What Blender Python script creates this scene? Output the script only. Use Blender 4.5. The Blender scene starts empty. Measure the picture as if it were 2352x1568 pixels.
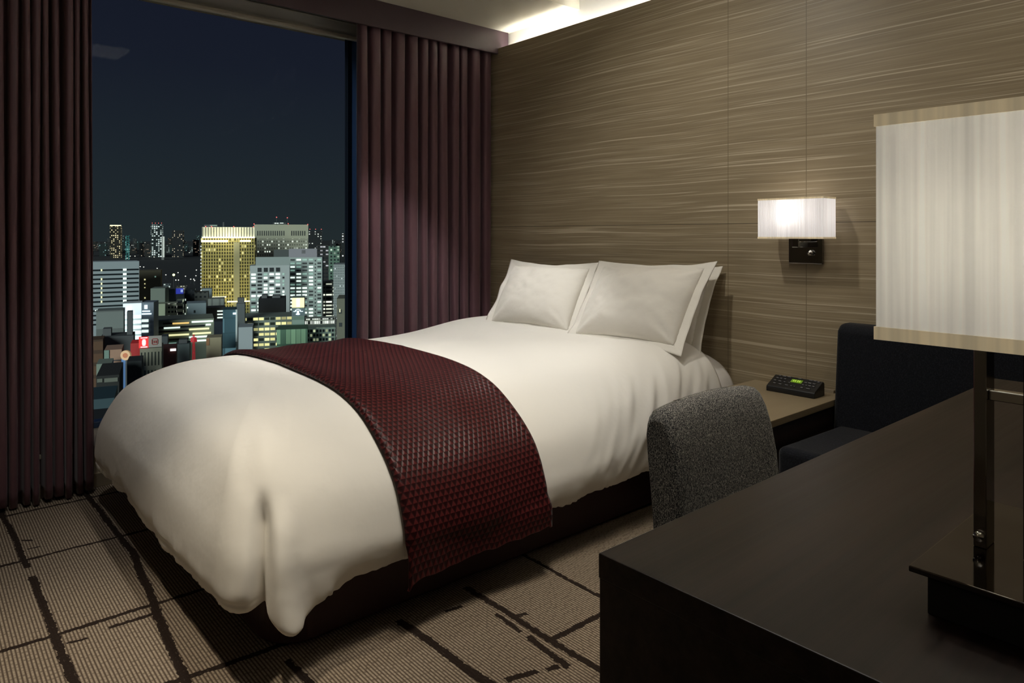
import bpy, bmesh, math, random
from mathutils import Vector, Matrix, noise
random.seed(7)
S = bpy.context.scene
# ------------------------------------------------------------------ camera
F_PX = 1606.0; CAM_H = 1.10
cam_d = bpy.data.cameras.new('camera'); cam = bpy.data.objects.new('camera', cam_d)
S.collection.objects.link(cam); S.camera = cam
cam.location = (0, 0, CAM_H); cam.rotation_euler = (math.radians(90), 0, -math.radians(40.9))
cam_d.sensor_width = 36; cam_d.lens = 36 * F_PX / 2352; cam_d.shift_y = -(784 - 540) / 2352
cam_d.clip_start = 0.03; cam_d.clip_end = 20000
# ------------------------------------------------------------------ colour management
S.view_settings.view_transform = 'Standard'; S.view_settings.look = 'None'
S.view_settings.exposure = 0.0; S.view_settings.gamma = 1.0; S.view_settings.use_curve_mapping = False
# ------------------------------------------------------------------ sky
W = bpy.data.worlds.new('night_sky'); S.world = W; W.use_nodes = True
nt = W.node_tree; nt.nodes.clear()
tc = nt.nodes.new('ShaderNodeTexCoord'); sx = nt.nodes.new('ShaderNodeSeparateXYZ'); rp = nt.nodes.new('ShaderNodeValToRGB')
bg = nt.nodes.new('ShaderNodeBackground'); wo = nt.nodes.new('ShaderNodeOutputWorld')
nt.links.new(tc.outputs['Generated'], sx.inputs[0]); nt.links.new(sx.outputs['Z'], rp.inputs[0])
nt.links.new(rp.outputs[0], bg.inputs[0]); nt.links.new(bg.outputs[0], wo.inputs[0])
cr = rp.color_ramp
cr.elements[0].position = 0.0; cr.elements[0].color = (.0165, .0240, .0270, 1)
cr.elements[1].position = 0.36; cr.elements[1].color = (.0072, .0090, .0190, 1)
e = cr.elements.new(.10); e.color = (.0130, .0190, .0255, 1)
e = cr.elements.new(.22); e.color = (.0090, .0120, .0215, 1)
bg.inputs[1].default_value = 1.0
# ------------------------------------------------------------------ lights
def light(name, kind, loc, energy, color=(1, 1, 1), aim=None, **kw):
    d = bpy.data.lights.new(name, kind); d.energy = energy; d.color = color
    for k, v in kw.items(): setattr(d, k, v)
    o = bpy.data.objects.new(name, d); S.collection.objects.link(o); o.location = loc
    if aim is not None:
        o.rotation_euler = (Vector(aim) - Vector(loc)).to_track_quat('-Z', 'Y').to_euler()
    return o
WARM = (1.0, .88, .68); NEUT = (1.0, .955, .86); COOL = (1.0, .98, .93)
light('city_glow', 'SUN', (0, 0, 60), 2.1, (.88, 1.0, .95), aim=(0.70 * 100, 0.72 * 100, 40), angle=.3)
light('city_side_glow', 'SUN', (0, 0, 60), .6, (.8, .9, 1.0), aim=(60, -10, 40), angle=.3)
light('downlight_foot', 'SPOT', (1.06, 2.48, 2.60), 82, NEUT, aim=(1.04, 2.46, 0), spot_size=math.radians(50), spot_blend=1, shadow_soft_size=.05)
light('downlight_bed', 'SPOT', (1.62, 1.50, 2.60), 62, NEUT, aim=(1.62, 1.58, 0), spot_size=math.radians(58), spot_blend=1, shadow_soft_size=.05)
light('downlight_pillow', 'SPOT', (1.92, 2.84, 2.37), 62, COOL, aim=(1.92, 2.84, 0), spot_size=math.radians(66), spot_blend=.35, shadow_soft_size=.05)
light('downlight_curtain', 'SPOT', (.30, 2.62, 2.60), 30, COOL, aim=(.30, 2.68, 0), spot_size=math.radians(52), spot_blend=.7, shadow_soft_size=.05)
light('downlight_corner', 'SPOT', (.22, 1.85, 2.60), 150, WARM, aim=(.18, 1.80, 0), spot_size=math.radians(44), spot_blend=1, shadow_soft_size=.05)
light('downlight_aisle', 'SPOT', (1.22, 1.28, 2.60), 58, WARM, aim=(1.20, 1.36, 0), spot_size=math.radians(50), spot_blend=1, shadow_soft_size=.05)
light('downlight_chair', 'SPOT', (1.62, .55, 2.60), 60, WARM, aim=(1.58, .86, .5), spot_size=math.radians(24), spot_blend=1.0, shadow_soft_size=.05)
light('wall_wash', 'SPOT', (1.50, 1.80, 2.58), 50, NEUT, aim=(2.815, 1.85, .85), spot_size=math.radians(95), spot_blend=1, shadow_soft_size=.05)
light('wall_wash_right', 'SPOT', (1.75, .30, 2.58), 20, WARM, aim=(2.815, .45, 1.0), spot_size=math.radians(95), spot_blend=1, shadow_soft_size=.05)
light('ceiling_fill', 'AREA', (1.15, 1.15, 2.60), 7, NEUT, aim=(1.15, 1.15, 0), size=.45)  # added soft fill under the ceiling, stands for no particular fitting
light('entry_fill', 'POINT', (-1.1, 1.2, 1.9), 3.5, WARM, shadow_soft_size=.16)  # weak fill added out of view on the entrance side, no lamp there
# ------------------------------------------------------------------ material helper
class M:
    def __init__(s, name):
        s.m = bpy.data.materials.new(name); s.m.use_nodes = True; s.t = s.m.node_tree; s.t.nodes.clear()
        s.out = s.t.nodes.new('ShaderNodeOutputMaterial')
    def n(s, ty, **kw):
        nd = s.t.nodes.new('ShaderNode' + ty)
        for k, v in kw.items():
            if k.startswith('i_'): s.set(nd.inputs[k[2:].replace('_', ' ')], v)
            else: setattr(nd, k, v)
        return nd
    def set(s, sock, v):
        if isinstance(v, bpy.types.NodeSocket): s.t.links.new(v, sock)
        elif isinstance(v, (tuple, list)) and len(v) == 3 and sock.type == 'RGBA': sock.default_value = (*v, 1)
        else: sock.default_value = v
    def math(s, op, a, b=0.0, c=0.0):
        nd = s.t.nodes.new('ShaderNodeMath'); nd.operation = op
        s.set(nd.inputs[0], a); s.set(nd.inputs[1], b); s.set(nd.inputs[2], c); return nd.outputs[0]
    def mix(s, f, a, b):
        nd = s.t.nodes.new('ShaderNodeMix'); nd.data_type = 'RGBA'
        s.set(nd.inputs[0], f); s.set(nd.inputs[6], a); s.set(nd.inputs[7], b); return nd.outputs[2]
    def pos(s):
        tc = s.n('TexCoord'); return tc.outputs['Object']
    def uv(s): return s.n('TexCoord').outputs['UV']
    def sep(s, v):
        x = s.n('SeparateXYZ'); s.set(x.inputs[0], v); return x.outputs
    def comb(s, x, y, z=0.0):
        c = s.n('CombineXYZ'); s.set(c.inputs[0], x); s.set(c.inputs[1], y); s.set(c.inputs[2], z); return c.outputs[0]
    def mapn(s, v, scale=(1, 1, 1), loc=(0, 0, 0), rot=(0, 0, 0)):
        mp = s.n('Mapping'); s.set(mp.inputs[0], v); mp.inputs['Scale'].default_value = scale
        mp.inputs['Location'].default_value = loc; mp.inputs['Rotation'].default_value = rot; return mp.outputs[0]
    def noise(s, v, scale=5, detail=3, rough=.5):
        nd = s.n('TexNoise'); s.set(nd.inputs['Vector'], v); nd.inputs['Scale'].default_value = scale
        nd.inputs['Detail'].default_value = detail; nd.inputs['Roughness'].default_value = rough; return nd.outputs[0]
    def ramp(s, f, stops):
        r = s.n('ValToRGB'); s.set(r.inputs[0], f); c = r.color_ramp
        while len(c.elements) < len(stops): c.elements.new(.5)
        for e, (p, col) in zip(c.elements, stops):
            e.position = p; e.color = (*col, 1) if len(col) == 3 else col
        return r.outputs[0]
    def bump(s, h, strength=.3, dist=.01):
        b = s.n('Bump'); s.set(b.inputs['Height'], h); b.inputs['Strength'].default_value = strength
        b.inputs['Distance'].default_value = dist; return b.outputs[0]
    def pbr(s, col, rough=.5, metal=0.0, normal=None, spec=.5, emit=None, estr=0.0, sheen=0.0, aniso=0.0, coat=0.0):
        p = s.n('BsdfPrincipled'); s.set(p.inputs['Base Color'], col); s.set(p.inputs['Roughness'], rough)
        s.set(p.inputs['Metallic'], metal); s.set(p.inputs['Specular IOR Level'], spec)
        if normal is not None: s.set(p.inputs['Normal'], normal)
        if emit is not None: s.set(p.inputs['Emission Color'], emit); s.set(p.inputs['Emission Strength'], estr)
        if sheen: p.inputs['Sheen Weight'].default_value = sheen; p.inputs['Sheen Roughness'].default_value = .4
        if aniso: p.inputs['Anisotropic'].default_value = aniso
        if coat: p.inputs['Coat Weight'].default_value = coat; p.inputs['Coat Roughness'].default_value = .05
        s.t.links.new(p.outputs[0], s.out.inputs[0]); return s.m
def simple(name, col, rough=.5, metal=0.0, spec=.5, emit=None, estr=0.0, grain=0.0):
    m = M(name)
    if grain:
        n = m.noise(m.pos(), 40, 3); col2 = m.mix(m.math('MULTIPLY', n, grain), col, tuple(c * .5 for c in col))
        return m.pbr(col2, rough, metal, spec=spec, normal=m.bump(n, .15, .002))
    return m.pbr(col, rough, metal, spec=spec, emit=emit, estr=estr)
# ------------------------------------------------------------------ object helpers
def link(name, bm, mat, parent=None, smooth=False, loc=(0, 0, 0), mods=()):
    me = bpy.data.meshes.new(name); bm.normal_update(); bm.to_mesh(me); bm.free()
    if smooth:
        for p in me.polygons: p.use_smooth = True
    for m in (mat if isinstance(mat, (list, tuple)) else [mat]): me.materials.append(m)
    o = bpy.data.objects.new(name, me); S.collection.objects.link(o); o.location = loc
    if parent: o.parent = parent
    for ty, kw in mods:
        md = o.modifiers.new(ty.lower(), ty)
        for k, v in kw.items(): setattr(md, k, v)
    return o
def empty(name, loc=(0, 0, 0), rz=0.0, parent=None):
    o = bpy.data.objects.new(name, None); S.collection.objects.link(o); o.location = loc; o.rotation_euler = (0, 0, rz)
    o.empty_display_size = .1
    if parent: o.parent = parent
    return o
def tag(o, label, cat, group=None, kind=None):
    o['label'] = label
    if cat: o['category'] = cat
    if group: o['group'] = group
    if kind: o['kind'] = kind
    return o
def struct(o): o['kind'] = 'structure'; return o
def addbox(bm, x0, x1, y0, y1, z0, z1, bev=0.0, seg=2):
    r = bmesh.ops.create_cube(bm, size=1.0)
    vs = r['verts']
    for v in vs:
        v.co = Vector(((x0 + x1) / 2 + v.co.x * (x1 - x0), (y0 + y1) / 2 + v.co.y * (y1 - y0), (z0 + z1) / 2 + v.co.z * (z1 - z0)))
    if bev > 0:
        es = {e for v in vs for e in v.link_edges}
        bmesh.ops.bevel(bm, geom=list(es), offset=bev, segments=seg, affect='EDGES', profile=.5)
    return bm
def box(name, x0, x1, y0, y1, z0, z1, mat, parent=None, bev=0.0, seg=2, smooth=False):
    bm = bmesh.new(); addbox(bm, x0, x1, y0, y1, z0, z1, bev, seg)
    return link(name, bm, mat, parent, smooth=smooth)
def addcyl(bm, p0, p1, r0, r1=None, seg=16):
    p0 = Vector(p0); p1 = Vector(p1); r1 = r0 if r1 is None else r1
    d = p1 - p0; q = Vector((0, 0, 1)).rotation_difference(d.normalized()).to_matrix().to_4x4()
    bmesh.ops.create_cone(bm, cap_ends=True, segments=seg, radius1=r0, radius2=r1, depth=d.length,
                          matrix=Matrix.Translation((p0 + p1) / 2) @ q)
    return bm
def grid(fn, nu, nv, uvs=None, close_u=False):
    bm = bmesh.new(); V = [[bm.verts.new(fn(i, j)) for j in range(nv)] for i in range(nu)]
    lay = bm.loops.layers.uv.new('UVMap') if uvs else None
    for i in range(nu if close_u else nu - 1):
        for j in range(nv - 1):
            i2 = (i + 1) % nu
            f = bm.faces.new((V[i][j], V[i2][j], V[i2][j + 1], V[i][j + 1]))
            if uvs:
                for l, (a, b) in zip(f.loops, ((i, j), (i2, j), (i2, j + 1), (i, j + 1))): l[lay].uv = uvs(a, b)
    return bm
def sstep(a, b, x):
    t = max(0.0, min(1.0, (x - a) / (b - a))); return t * t * (3 - 2 * t)
def crom(tab, t):
    n = len(tab) - 1; x = max(0.0, min(.99999, t)) * n; i = int(x); f = x - i
    P = [tab[max(0, i - 1)], tab[i], tab[min(n, i + 1)], tab[min(n, i + 2)]]
    return [.5 * (2 * b + (c - a) * f + (2 * a - 5 * b + 4 * c - d) * f * f + (3 * b - a - 3 * c + d) * f ** 3) for a, b, c, d in zip(*P)]
# ------------------------------------------------------------------ interior materials
def wood_panel(name, base, dark, line, seams=None, rough=.42):
    m = M(name); p = m.pos(); x, y, z = m.sep(p)
    wav = m.math('MULTIPLY', m.math('SUBTRACT', m.noise(m.comb(0.0, m.math('MULTIPLY', y, .9), m.math('MULTIPLY', z, 1.2)), 1.2, 1), .5), .028)
    zz = m.math('ADD', z, wav)
    n1 = m.noise(m.comb(x, m.math('MULTIPLY', y, 2.2), m.math('MULTIPLY', zz, 70)), 1, 4, .6)
    n2 = m.noise(m.comb(x, m.math('MULTIPLY', y, .9), m.math('MULTIPLY', zz, 135)), 1.0, 2, .5)
    n3 = m.noise(m.comb(x, m.math('MULTIPLY', y, 1.1), m.math('MULTIPLY', zz, 240)), 1.0, 2, .5)
    n4 = m.noise(m.comb(x, m.math('MULTIPLY', y, .5), m.math('MULTIPLY', zz, 5)), 1.0, 2, .5)
    c = m.mix(m.ramp(n1, [(.32, (0, 0, 0)), (.68, (1, 1, 1))]), dark, base)
    c = m.mix(m.math('MULTIPLY', m.ramp(n4, [(.3, (0, 0, 0)), (.7, (1, 1, 1))]), .30), c, dark)
    ln = m.ramp(n2, [(.615, (0, 0, 0)), (.665, (1, 1, 1))])
    ln2 = m.ramp(n3, [(.58, (0, 0, 0)), (.68, (1, 1, 1))])
    c = m.mix(m.math('MULTIPLY', ln, .50), c, line); c = m.mix(m.math('MULTIPLY', ln2, .34), c, line)
    if seams:
        ys, zs = seams
        for s_ in ys:
            c = m.mix(m.math('LESS_THAN', m.math('ABSOLUTE', m.math('SUBTRACT', y, s_)), .0016), c, tuple(v * .75 for v in dark))
        for s_ in zs:
            c = m.mix(m.math('LESS_THAN', m.math('ABSOLUTE', m.math('SUBTRACT', z, s_)), .0014), c, tuple(v * .35 for v in dark))
    return m.pbr(c, rough, normal=m.bump(n1, .08, .002), spec=.45)
M_wall = wood_panel('striated_oak_panel', (.33, .265, .170), (.235, .185, .115), (.70, .61, .46), seams=((1.754, 1.39, .30, -.65), (1.152,)))
M_ntop = wood_panel('pale_oak_top', (.30, .24, .155), (.22, .17, .105), (.45, .38, .27))
def wenge(name='wenge_veneer'):
    m = M(name); x, y, z = m.sep(m.pos())
    n1 = m.noise(m.comb(m.math('MULTIPLY', x, 2.0), m.math('MULTIPLY', y, 110), m.math('MULTIPLY', z, 110)), 1, 4, .6)
    n2 = m.noise(m.comb(m.math('MULTIPLY', x, .8), m.math('MULTIPLY', y, 30), m.math('MULTIPLY', z, 30)), 1, 2, .5)
    f = m.ramp(m.math('MULTIPLY', m.math('ADD', n1, n2), .5), [(.35, (0, 0, 0)), (.65, (1, 1, 1))])
    c = m.mix(f, (.007, .005, .0044), (.034, .022, .018))
    return m.pbr(c, m.math('ADD', .30, m.math('MULTIPLY', n1, .16)), normal=m.bump(n1, .10, .002), spec=.30)
M_wenge = wenge()
M_white_wall = simple('white_paint', (.78, .77, .73), .8, grain=.05)
M_beige_wall = simple('beige_wall_paint', (.36, .31, .24), .8, grain=.05)
M_ceiling = simple('ceiling_paint', (.60, .57, .47), .8, grain=.04)
M_sill = simple('sill_stone', (.56, .50, .40), .45, grain=.15)
M_skirt = simple('skirting_wood', (.33, .27, .19), .5, grain=.3)
M_metal_blind = simple('blind_aluminium', (.62, .62, .62), .35, .3)
M_navy = simple('window_frame_navy', (.035, .085, .20), .45)
M_chrome = simple('black_chrome', (.30, .29, .28), .08, 1.0)
M_chrome_b = simple('bright_chrome', (.70, .69, .66), .10, 1.0)
M_smoked = simple('smoked_metal_plate', (.10, .09, .085), .07, 1.0)
M_black = simple('black_lacquer', (.008, .008, .009), .35)
M_mattblack = simple('matt_black', (.006, .006, .007), .7)
def linen(name, col, wr=.25):
    m = M(name); p = m.pos()
    n = m.noise(p, 9, 3, .5); n2 = m.noise(m.mapn(p, (1, 1, 1)), 34, 2, .5); w = m.noise(p, 900, 1)
    h = m.math('ADD', m.math('MULTIPLY', n, 1.0), m.math('ADD', m.math('MULTIPLY', n2, .16), m.math('MULTIPLY', w, .01)))
    return m.pbr(col, .75, normal=m.bump(h, wr, .02), spec=.25, sheen=.08)
M_linen = linen('white_cotton', (.80, .775, .73), .16)
M_pillow = linen('white_pillow_cotton', (.80, .77, .71), .30)
def curtain_mat():
    m = M('aubergine_satin'); p = m.pos(); n = m.noise(m.mapn(p, (30, 30, 4)), 6, 3)
    c = m.mix(n, (.105, .048, .062), (.135, .066, .082))
    return m.pbr(c, .46, normal=m.bump(n, .06, .003), spec=.5, sheen=.25)
M_curtain = curtain_mat()
def tweed(name, a, b, sc=260):
    m = M(name); p = m.pos()
    n = m.noise(m.mapn(p, (1, 1, 2.6)), sc, 2, .6); n2 = m.noise(m.mapn(p, (2.2, 2.2, .8)), sc * .8, 2, .6)
    v = m.n('TexVoronoi'); m.set(v.inputs['Vector'], m.mapn(p, (.6, .6, 1.4))); v.inputs['Scale'].default_value = sc * 1.1
    f = m.ramp(m.math('MULTIPLY', m.math('ADD', n, n2), .5), [(.47, (0, 0, 0)), (.64, (1, 1, 1))])
    c = m.mix(f, a, b)
    c = m.mix(m.math('MULTIPLY', m.ramp(v.outputs['Distance'], [(.0, (1, 1, 1)), (.25, (0, 0, 0))]), .3), c, b)
    return m.pbr(c, .9, normal=m.bump(n, .5, .002), spec=.15, sheen=.15)
M_tweed = tweed('grey_tweed', (.010, .011, .016), (.37, .36, .34), 330)
M_sofa = tweed('dark_upholstery', (.006, .007, .010), (.018, .019, .026), 200)
def runner_mat():
    m = M('burgundy_quilted_satin'); u, v, _ = m.sep(m.uv())
    # uv in metres: u across the strip (X), v along the drape
    P = .0185
    a = m.math('DIVIDE', u, P); b = m.math('DIVIDE', v, P * .95)
    row = m.math('FLOOR', b); sh = m.math('MULTIPLY', m.math('MODULO', row, 2.0), .5)
    fa = m.math('SUBTRACT', m.math('FRACT', m.math('ADD', a, sh)), .5)
    fb = m.math('SUBTRACT', m.math('FRACT', b), .5)
    # triangular puffs between stitches
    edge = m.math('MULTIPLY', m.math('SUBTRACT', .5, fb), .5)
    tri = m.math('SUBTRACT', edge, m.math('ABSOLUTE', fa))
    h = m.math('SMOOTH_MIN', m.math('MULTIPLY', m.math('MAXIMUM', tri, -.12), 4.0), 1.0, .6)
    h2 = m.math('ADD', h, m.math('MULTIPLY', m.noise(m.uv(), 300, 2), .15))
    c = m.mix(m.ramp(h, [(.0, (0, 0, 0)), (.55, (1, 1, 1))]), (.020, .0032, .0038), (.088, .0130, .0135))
    return m.pbr(c, .40, normal=m.bump(h2, .38, .004), spec=.16, sheen=.05)
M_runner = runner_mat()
M_bedbase = simple('bed_base_burgundy', (.030, .006, .006), .55, grain=.2)
def shade_mat(name, col, tr=.65, em=None, es=0.0):
    m = M(name); p = m.pos(); x, y, z = m.sep(p)
    n = m.noise(m.comb(m.math('MULTIPLY', x, 1.0), m.math('MULTIPLY', y, 1.0), m.math('MULTIPLY', z, .02)), 110, 2)
    c = m.mix(m.ramp(n, [(.35, (0, 0, 0)), (.65, (1, 1, 1))]), tuple(v * .82 for v in col), col)
    d = m.n('BsdfDiffuse'); m.set(d.inputs[0], c); t = m.n('BsdfTranslucent'); m.set(t.inputs[0], c)
    mx = m.n('MixShader'); mx.inputs[0].default_value = tr
    m.t.links.new(d.outputs[0], mx.inputs[1]); m.t.links.new(t.outputs[0], mx.inputs[2])
    last = mx.outputs[0]
    if es:
        e_ = m.n('Emission'); m.set(e_.inputs[0], c if em is None else em); e_.inputs[1].default_value = es
        ad = m.n('AddShader'); m.t.links.new(last, ad.inputs[0]); m.t.links.new(e_.outputs[0], ad.inputs[1]); last = ad.outputs[0]
    m.t.links.new(last, m.out.inputs[0]); return m.m
M_shade = shade_mat('pleated_silk_shade', (.90, .875, .80), .62, es=.16)
M_shade_w = shade_mat('pleated_white_shade', (.90, .88, .88), .62, es=.24)
M_trim = shade_mat('cream_shade_tape', (.78, .68, .48), .25, es=.22)
def carpet():
    m = M('ribbed_carpet'); p = m.pos(); x, y, z = m.sep(p)
    nz = m.noise(p, 55, 3, .6); nz2 = m.noise(m.mapn(p, (3, 1, 1), (4, 2, 0)), 60, 3, .65); lo = m.noise(p, 4, 2)
    wx = m.math('ADD', m.math('MULTIPLY', x, 1.0), m.math('MULTIPLY', m.math('SUBTRACT', m.noise(m.mapn(p, (1, .3, 1)), 7, 1), .5), .004))
    rib = m.math('ADD', m.math('MULTIPLY', m.math('SINE', m.math('MULTIPLY', wx, 2 * math.pi / .0088)), .5), .5)
    seg = m.noise(m.comb(m.math('FLOOR', m.math('DIVIDE', wx, .0088)), m.math('MULTIPLY', y, 95), 0.0), 1.0, 1)
    f = m.math('MULTIPLY', m.ramp(rib, [(.15, (0, 0, 0)), (.7, (1, 1, 1))]), m.ramp(seg, [(.30, (.25, .25, .25)), (.55, (1, 1, 1))]))
    c = m.mix(f, (.075, .054, .040), (.33, .272, .205))
    c = m.mix(m.math('MULTIPLY', m.ramp(nz2, [(.3, (0, 0, 0)), (.7, (1, 1, 1))]), .25), c, (.17, .13, .095))
    wob = m.math('ADD', m.math('MULTIPLY', m.math('SUBTRACT', nz, .5), .020), m.math('MULTIPLY', m.math('SUBTRACT', lo, .5), .022))
    tot = None
    def line(across, along, c0, c1, a0, a1, w):
        nonlocal tot      # centre runs from c0 (at a0) to c1 (at a1)
        k = (c1 - c0) / (a1 - a0)
        cen = m.math('ADD', m.math('MULTIPLY', along, k), c0 - k * a0)
        d = m.math('ABSOLUTE', m.math('ADD', m.math('SUBTRACT', across, cen), wob))
        a = m.math('LESS_THAN', d, w * .82)
        lo_, hi_ = min(a0, a1), max(a0, a1)
        e1 = m.math('GREATER_THAN', m.math('ADD', along, wob), lo_); e2 = m.math('LESS_THAN', m.math('ADD', along, wob), hi_)
        r = m.math('MULTIPLY', a, m.math('MULTIPLY', e1, e2))
        tot = r if tot is None else m.math('MAXIMUM', tot, r)
    for c0, c1, a0, a1, w in [(.282, .306, 3.5, 2.80, .0115), (.306, .318, 2.72, 1.2, .013), (.576, .595, 3.5, 2.70, .0125), (.595, .518, 2.70, 1.80, .0145),
                              (.518, .50, 1.80, 1.3, .013), (1.060, 1.10, 1.72, 1.05, .0155), (1.322, 1.330, 1.75, .9, .0135), (1.294, 1.289, 1.565, 1.449, .009),
                              (1.292, 1.276, 1.425, 1.25, .0125), (1.606, 1.585, 1.80, 1.2, .010), (.745, .752, 1.75, 1.55, .012), (-.05, -.02, 3.5, 1.9, .014),
                              (-.40, -.42, 3.4, .6, .013), (.10, .12, 1.5, .2, .013), (2.1, 2.12, 1.6, .4, .013), (.318, .30, 1.2, -.6, .013), (-.9, -.93, 3.4, -.9, .012)]:
        line(x, y, c0, c1, a0, a1, w)
    for c0, c1, a0, a1, w in [(3.350, 3.375, -.6, .70, .009), (2.880, 2.868, -.7, .72, .010), (2.287, 2.272, -.2, .75, .011), (2.222, 2.221, .43, .545, .010),
                              (2.212, 2.204, .325, .378, .007), (1.850, 1.815, .45, .95, .012), (3.062, 3.040, .310, .345, .010), (2.966, 2.960, .322, .355, .007),
                              (1.316, 1.292, 1.12, 1.205, .013), (1.282, 1.272, 1.225, 1.262, .011), (1.522, 1.510, 1.318, 1.368, .010), (1.674, 1.664, 1.19, 1.243, .009),
                              (1.372, 1.345, 1.325, 1.9, .012), (1.05, 1.07, -.6, 1.1, .012), (.62, .60, -.9, 2.4, .012), (1.5, 1.48, -.9, .30, .012), (.05, .02, -1.2, .7, .011)]:
        line(y, x, c0, c1, a0, a1, w)
    soft = m.math('MULTIPLY', tot, m.ramp(nz2, [(.22, (.72, .72, .72)), (.42, (1, 1, 1))]))
    c = m.mix(soft, c, (.020, .013, .010))
    h = m.math('ADD', m.math('MULTIPLY', f, .7), m.math('MULTIPLY', nz2, .3))
    return m.pbr(c, .95, normal=m.bump(h, .55, .004), spec=.1)
M_carpet = carpet()
def glass():
    m = M('window_glass'); tr = m.n('BsdfTransparent'); gl = m.n('BsdfGlossy'); gl.inputs['Roughness'].default_value = .0
    tr.inputs[0].default_value = (.97, .985, .985, 1)
    mx = m.n('MixShader'); fr = m.n('Fresnel'); fr.inputs[0].default_value = 1.35
    m.t.links.new(m.math('MULTIPLY', fr.outputs[0], .03), mx.inputs[0]); m.t.links.new(tr.outputs[0], mx.inputs[1]); m.t.links.new(gl.outputs[0], mx.inputs[2])
    m.t.links.new(mx.outputs[0], m.out.inputs[0]); return m.m
M_glass = glass()
M_led = simple('cove_led', (.9, .9, .85), .5, emit=(1.0, .98, .93), estr=26)
# ------------------------------------------------------------------ room shell
XW = 2.815; YC = 3.40
struct(box('floor', -2.3, 3.05, -1.3, 3.52, -.12, 0, M_carpet))
struct(box('wall_headboard', XW, XW + .035, -1.2, YC + .10, 0.0, 2.275, M_wall))
struct(box('wall_behind_headboard', 2.91, 3.06, -1.3, 3.9, -.1, 2.95, M_white_wall))
struct(box('wall_near', -2.3, 2.91, -1.35, -1.2, -.1, 2.95, M_beige_wall))
struct(box('wall_left', -2.45, -2.3, -1.35, 3.9, -.1, 2.95, M_beige_wall))
bm = bmesh.new()
addbox(bm, -2.3, 2.91, -1.2, 2.77, 2.62, 2.95); addbox(bm, -2.3, 2.91, 2.77, 3.95, 2.388, 2.95)
struct(link('ceiling', bm, M_ceiling))
bm = bmesh.new()   # wall around the window: below, left, right, above
addbox(bm, -2.3, -.55, 3.52, 3.95, 0, 2.39); addbox(bm, 2.10, 2.91, 3.52, 3.95, 0, 2.39); addbox(bm, -.55, 2.06, 3.52, 3.95, -.12, .165)
addbox(bm, -.55, 2.06, 3.82, 3.95, 2.30, 2.39)
struct(link('wall_window', bm, M_beige_wall))
struct(box('trim_1', -.55, 2.06, 3.49, 3.80, .165, .185, M_sill, bev=.003))
struct(box('trim_2', -2.3, 2.80, 3.505, 3.52, 0.06, .165, M_sill))
struct(box('baseboard_window', -2.3, 2.80, 3.495, 3.52, 0, .06, M_skirt, bev=.002))
win = empty('window_1', (.75, 3.80, .185)); struct(win)
for (a, b, c, d, e_, f_) in [(-1.30, -1.24, 0, .06, 0, 2.12), (1.275, 1.35, -.05, .06, 0, 2.12), (-1.24, 1.275, 0, .06, 0, .03), (-1.24, 1.275, 0, .06, 2.10, 2.12)]:
    box('window_frame', a, b, c, d, e_, f_, M_navy, win, bev=.004)
box('window_seal', 1.25, 1.275, .01, .05, .03, 2.10, simple('seal_navy', (.006, .014, .03), .5), win)
gp = box('glass_pane', -1.24, 1.25, .025, .031, .03, 2.10, M_glass, win)
# roller blind cassette over the window
bl = empty('roller_blind', (.75, 3.66, 2.23)); tag(bl, 'closed pale metal roller blind cassette across the top of the window', 'blind')
box('cassette', -1.28, 1.30, .02, .11, .022, .105, M_metal_blind, bl, bev=.012, seg=3)
box('bottom_bar', -1.28, 1.30, .0, .03, 0, .022, simple('blind_bar', (.62, .58, .50), .4), bl, bev=.004)
# curtain pelmet
pm = empty('curtain_pelmet', (.3, YC, 2.24)); tag(pm, 'dark aubergine pelmet board above the curtains under the ceiling', 'pelmet')
M_pelmet = simple('pelmet_fabric', (.060, .034, .042), .42, grain=.1)
box('fascia', -2.6, 2.60, -.018, 0, 0, .148, M_pelmet, pm, bev=.002)
box('curtain_track', -2.6, 2.45, .05, .09, .10, .125, M_mattblack, pm)
# cove light
cl = empty('cove_light', (2.88, .8, 2.20)); tag(cl, 'hidden warm white light strip glowing in the slot above the headboard wall', 'light strip')
box('led_strip', -.022, .022, -1.95, 2.55, .004, .012, M_led, cl)
box('led_channel', -.028, .028, -1.98, 2.58, -.012, .004, M_metal_blind, cl)

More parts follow.
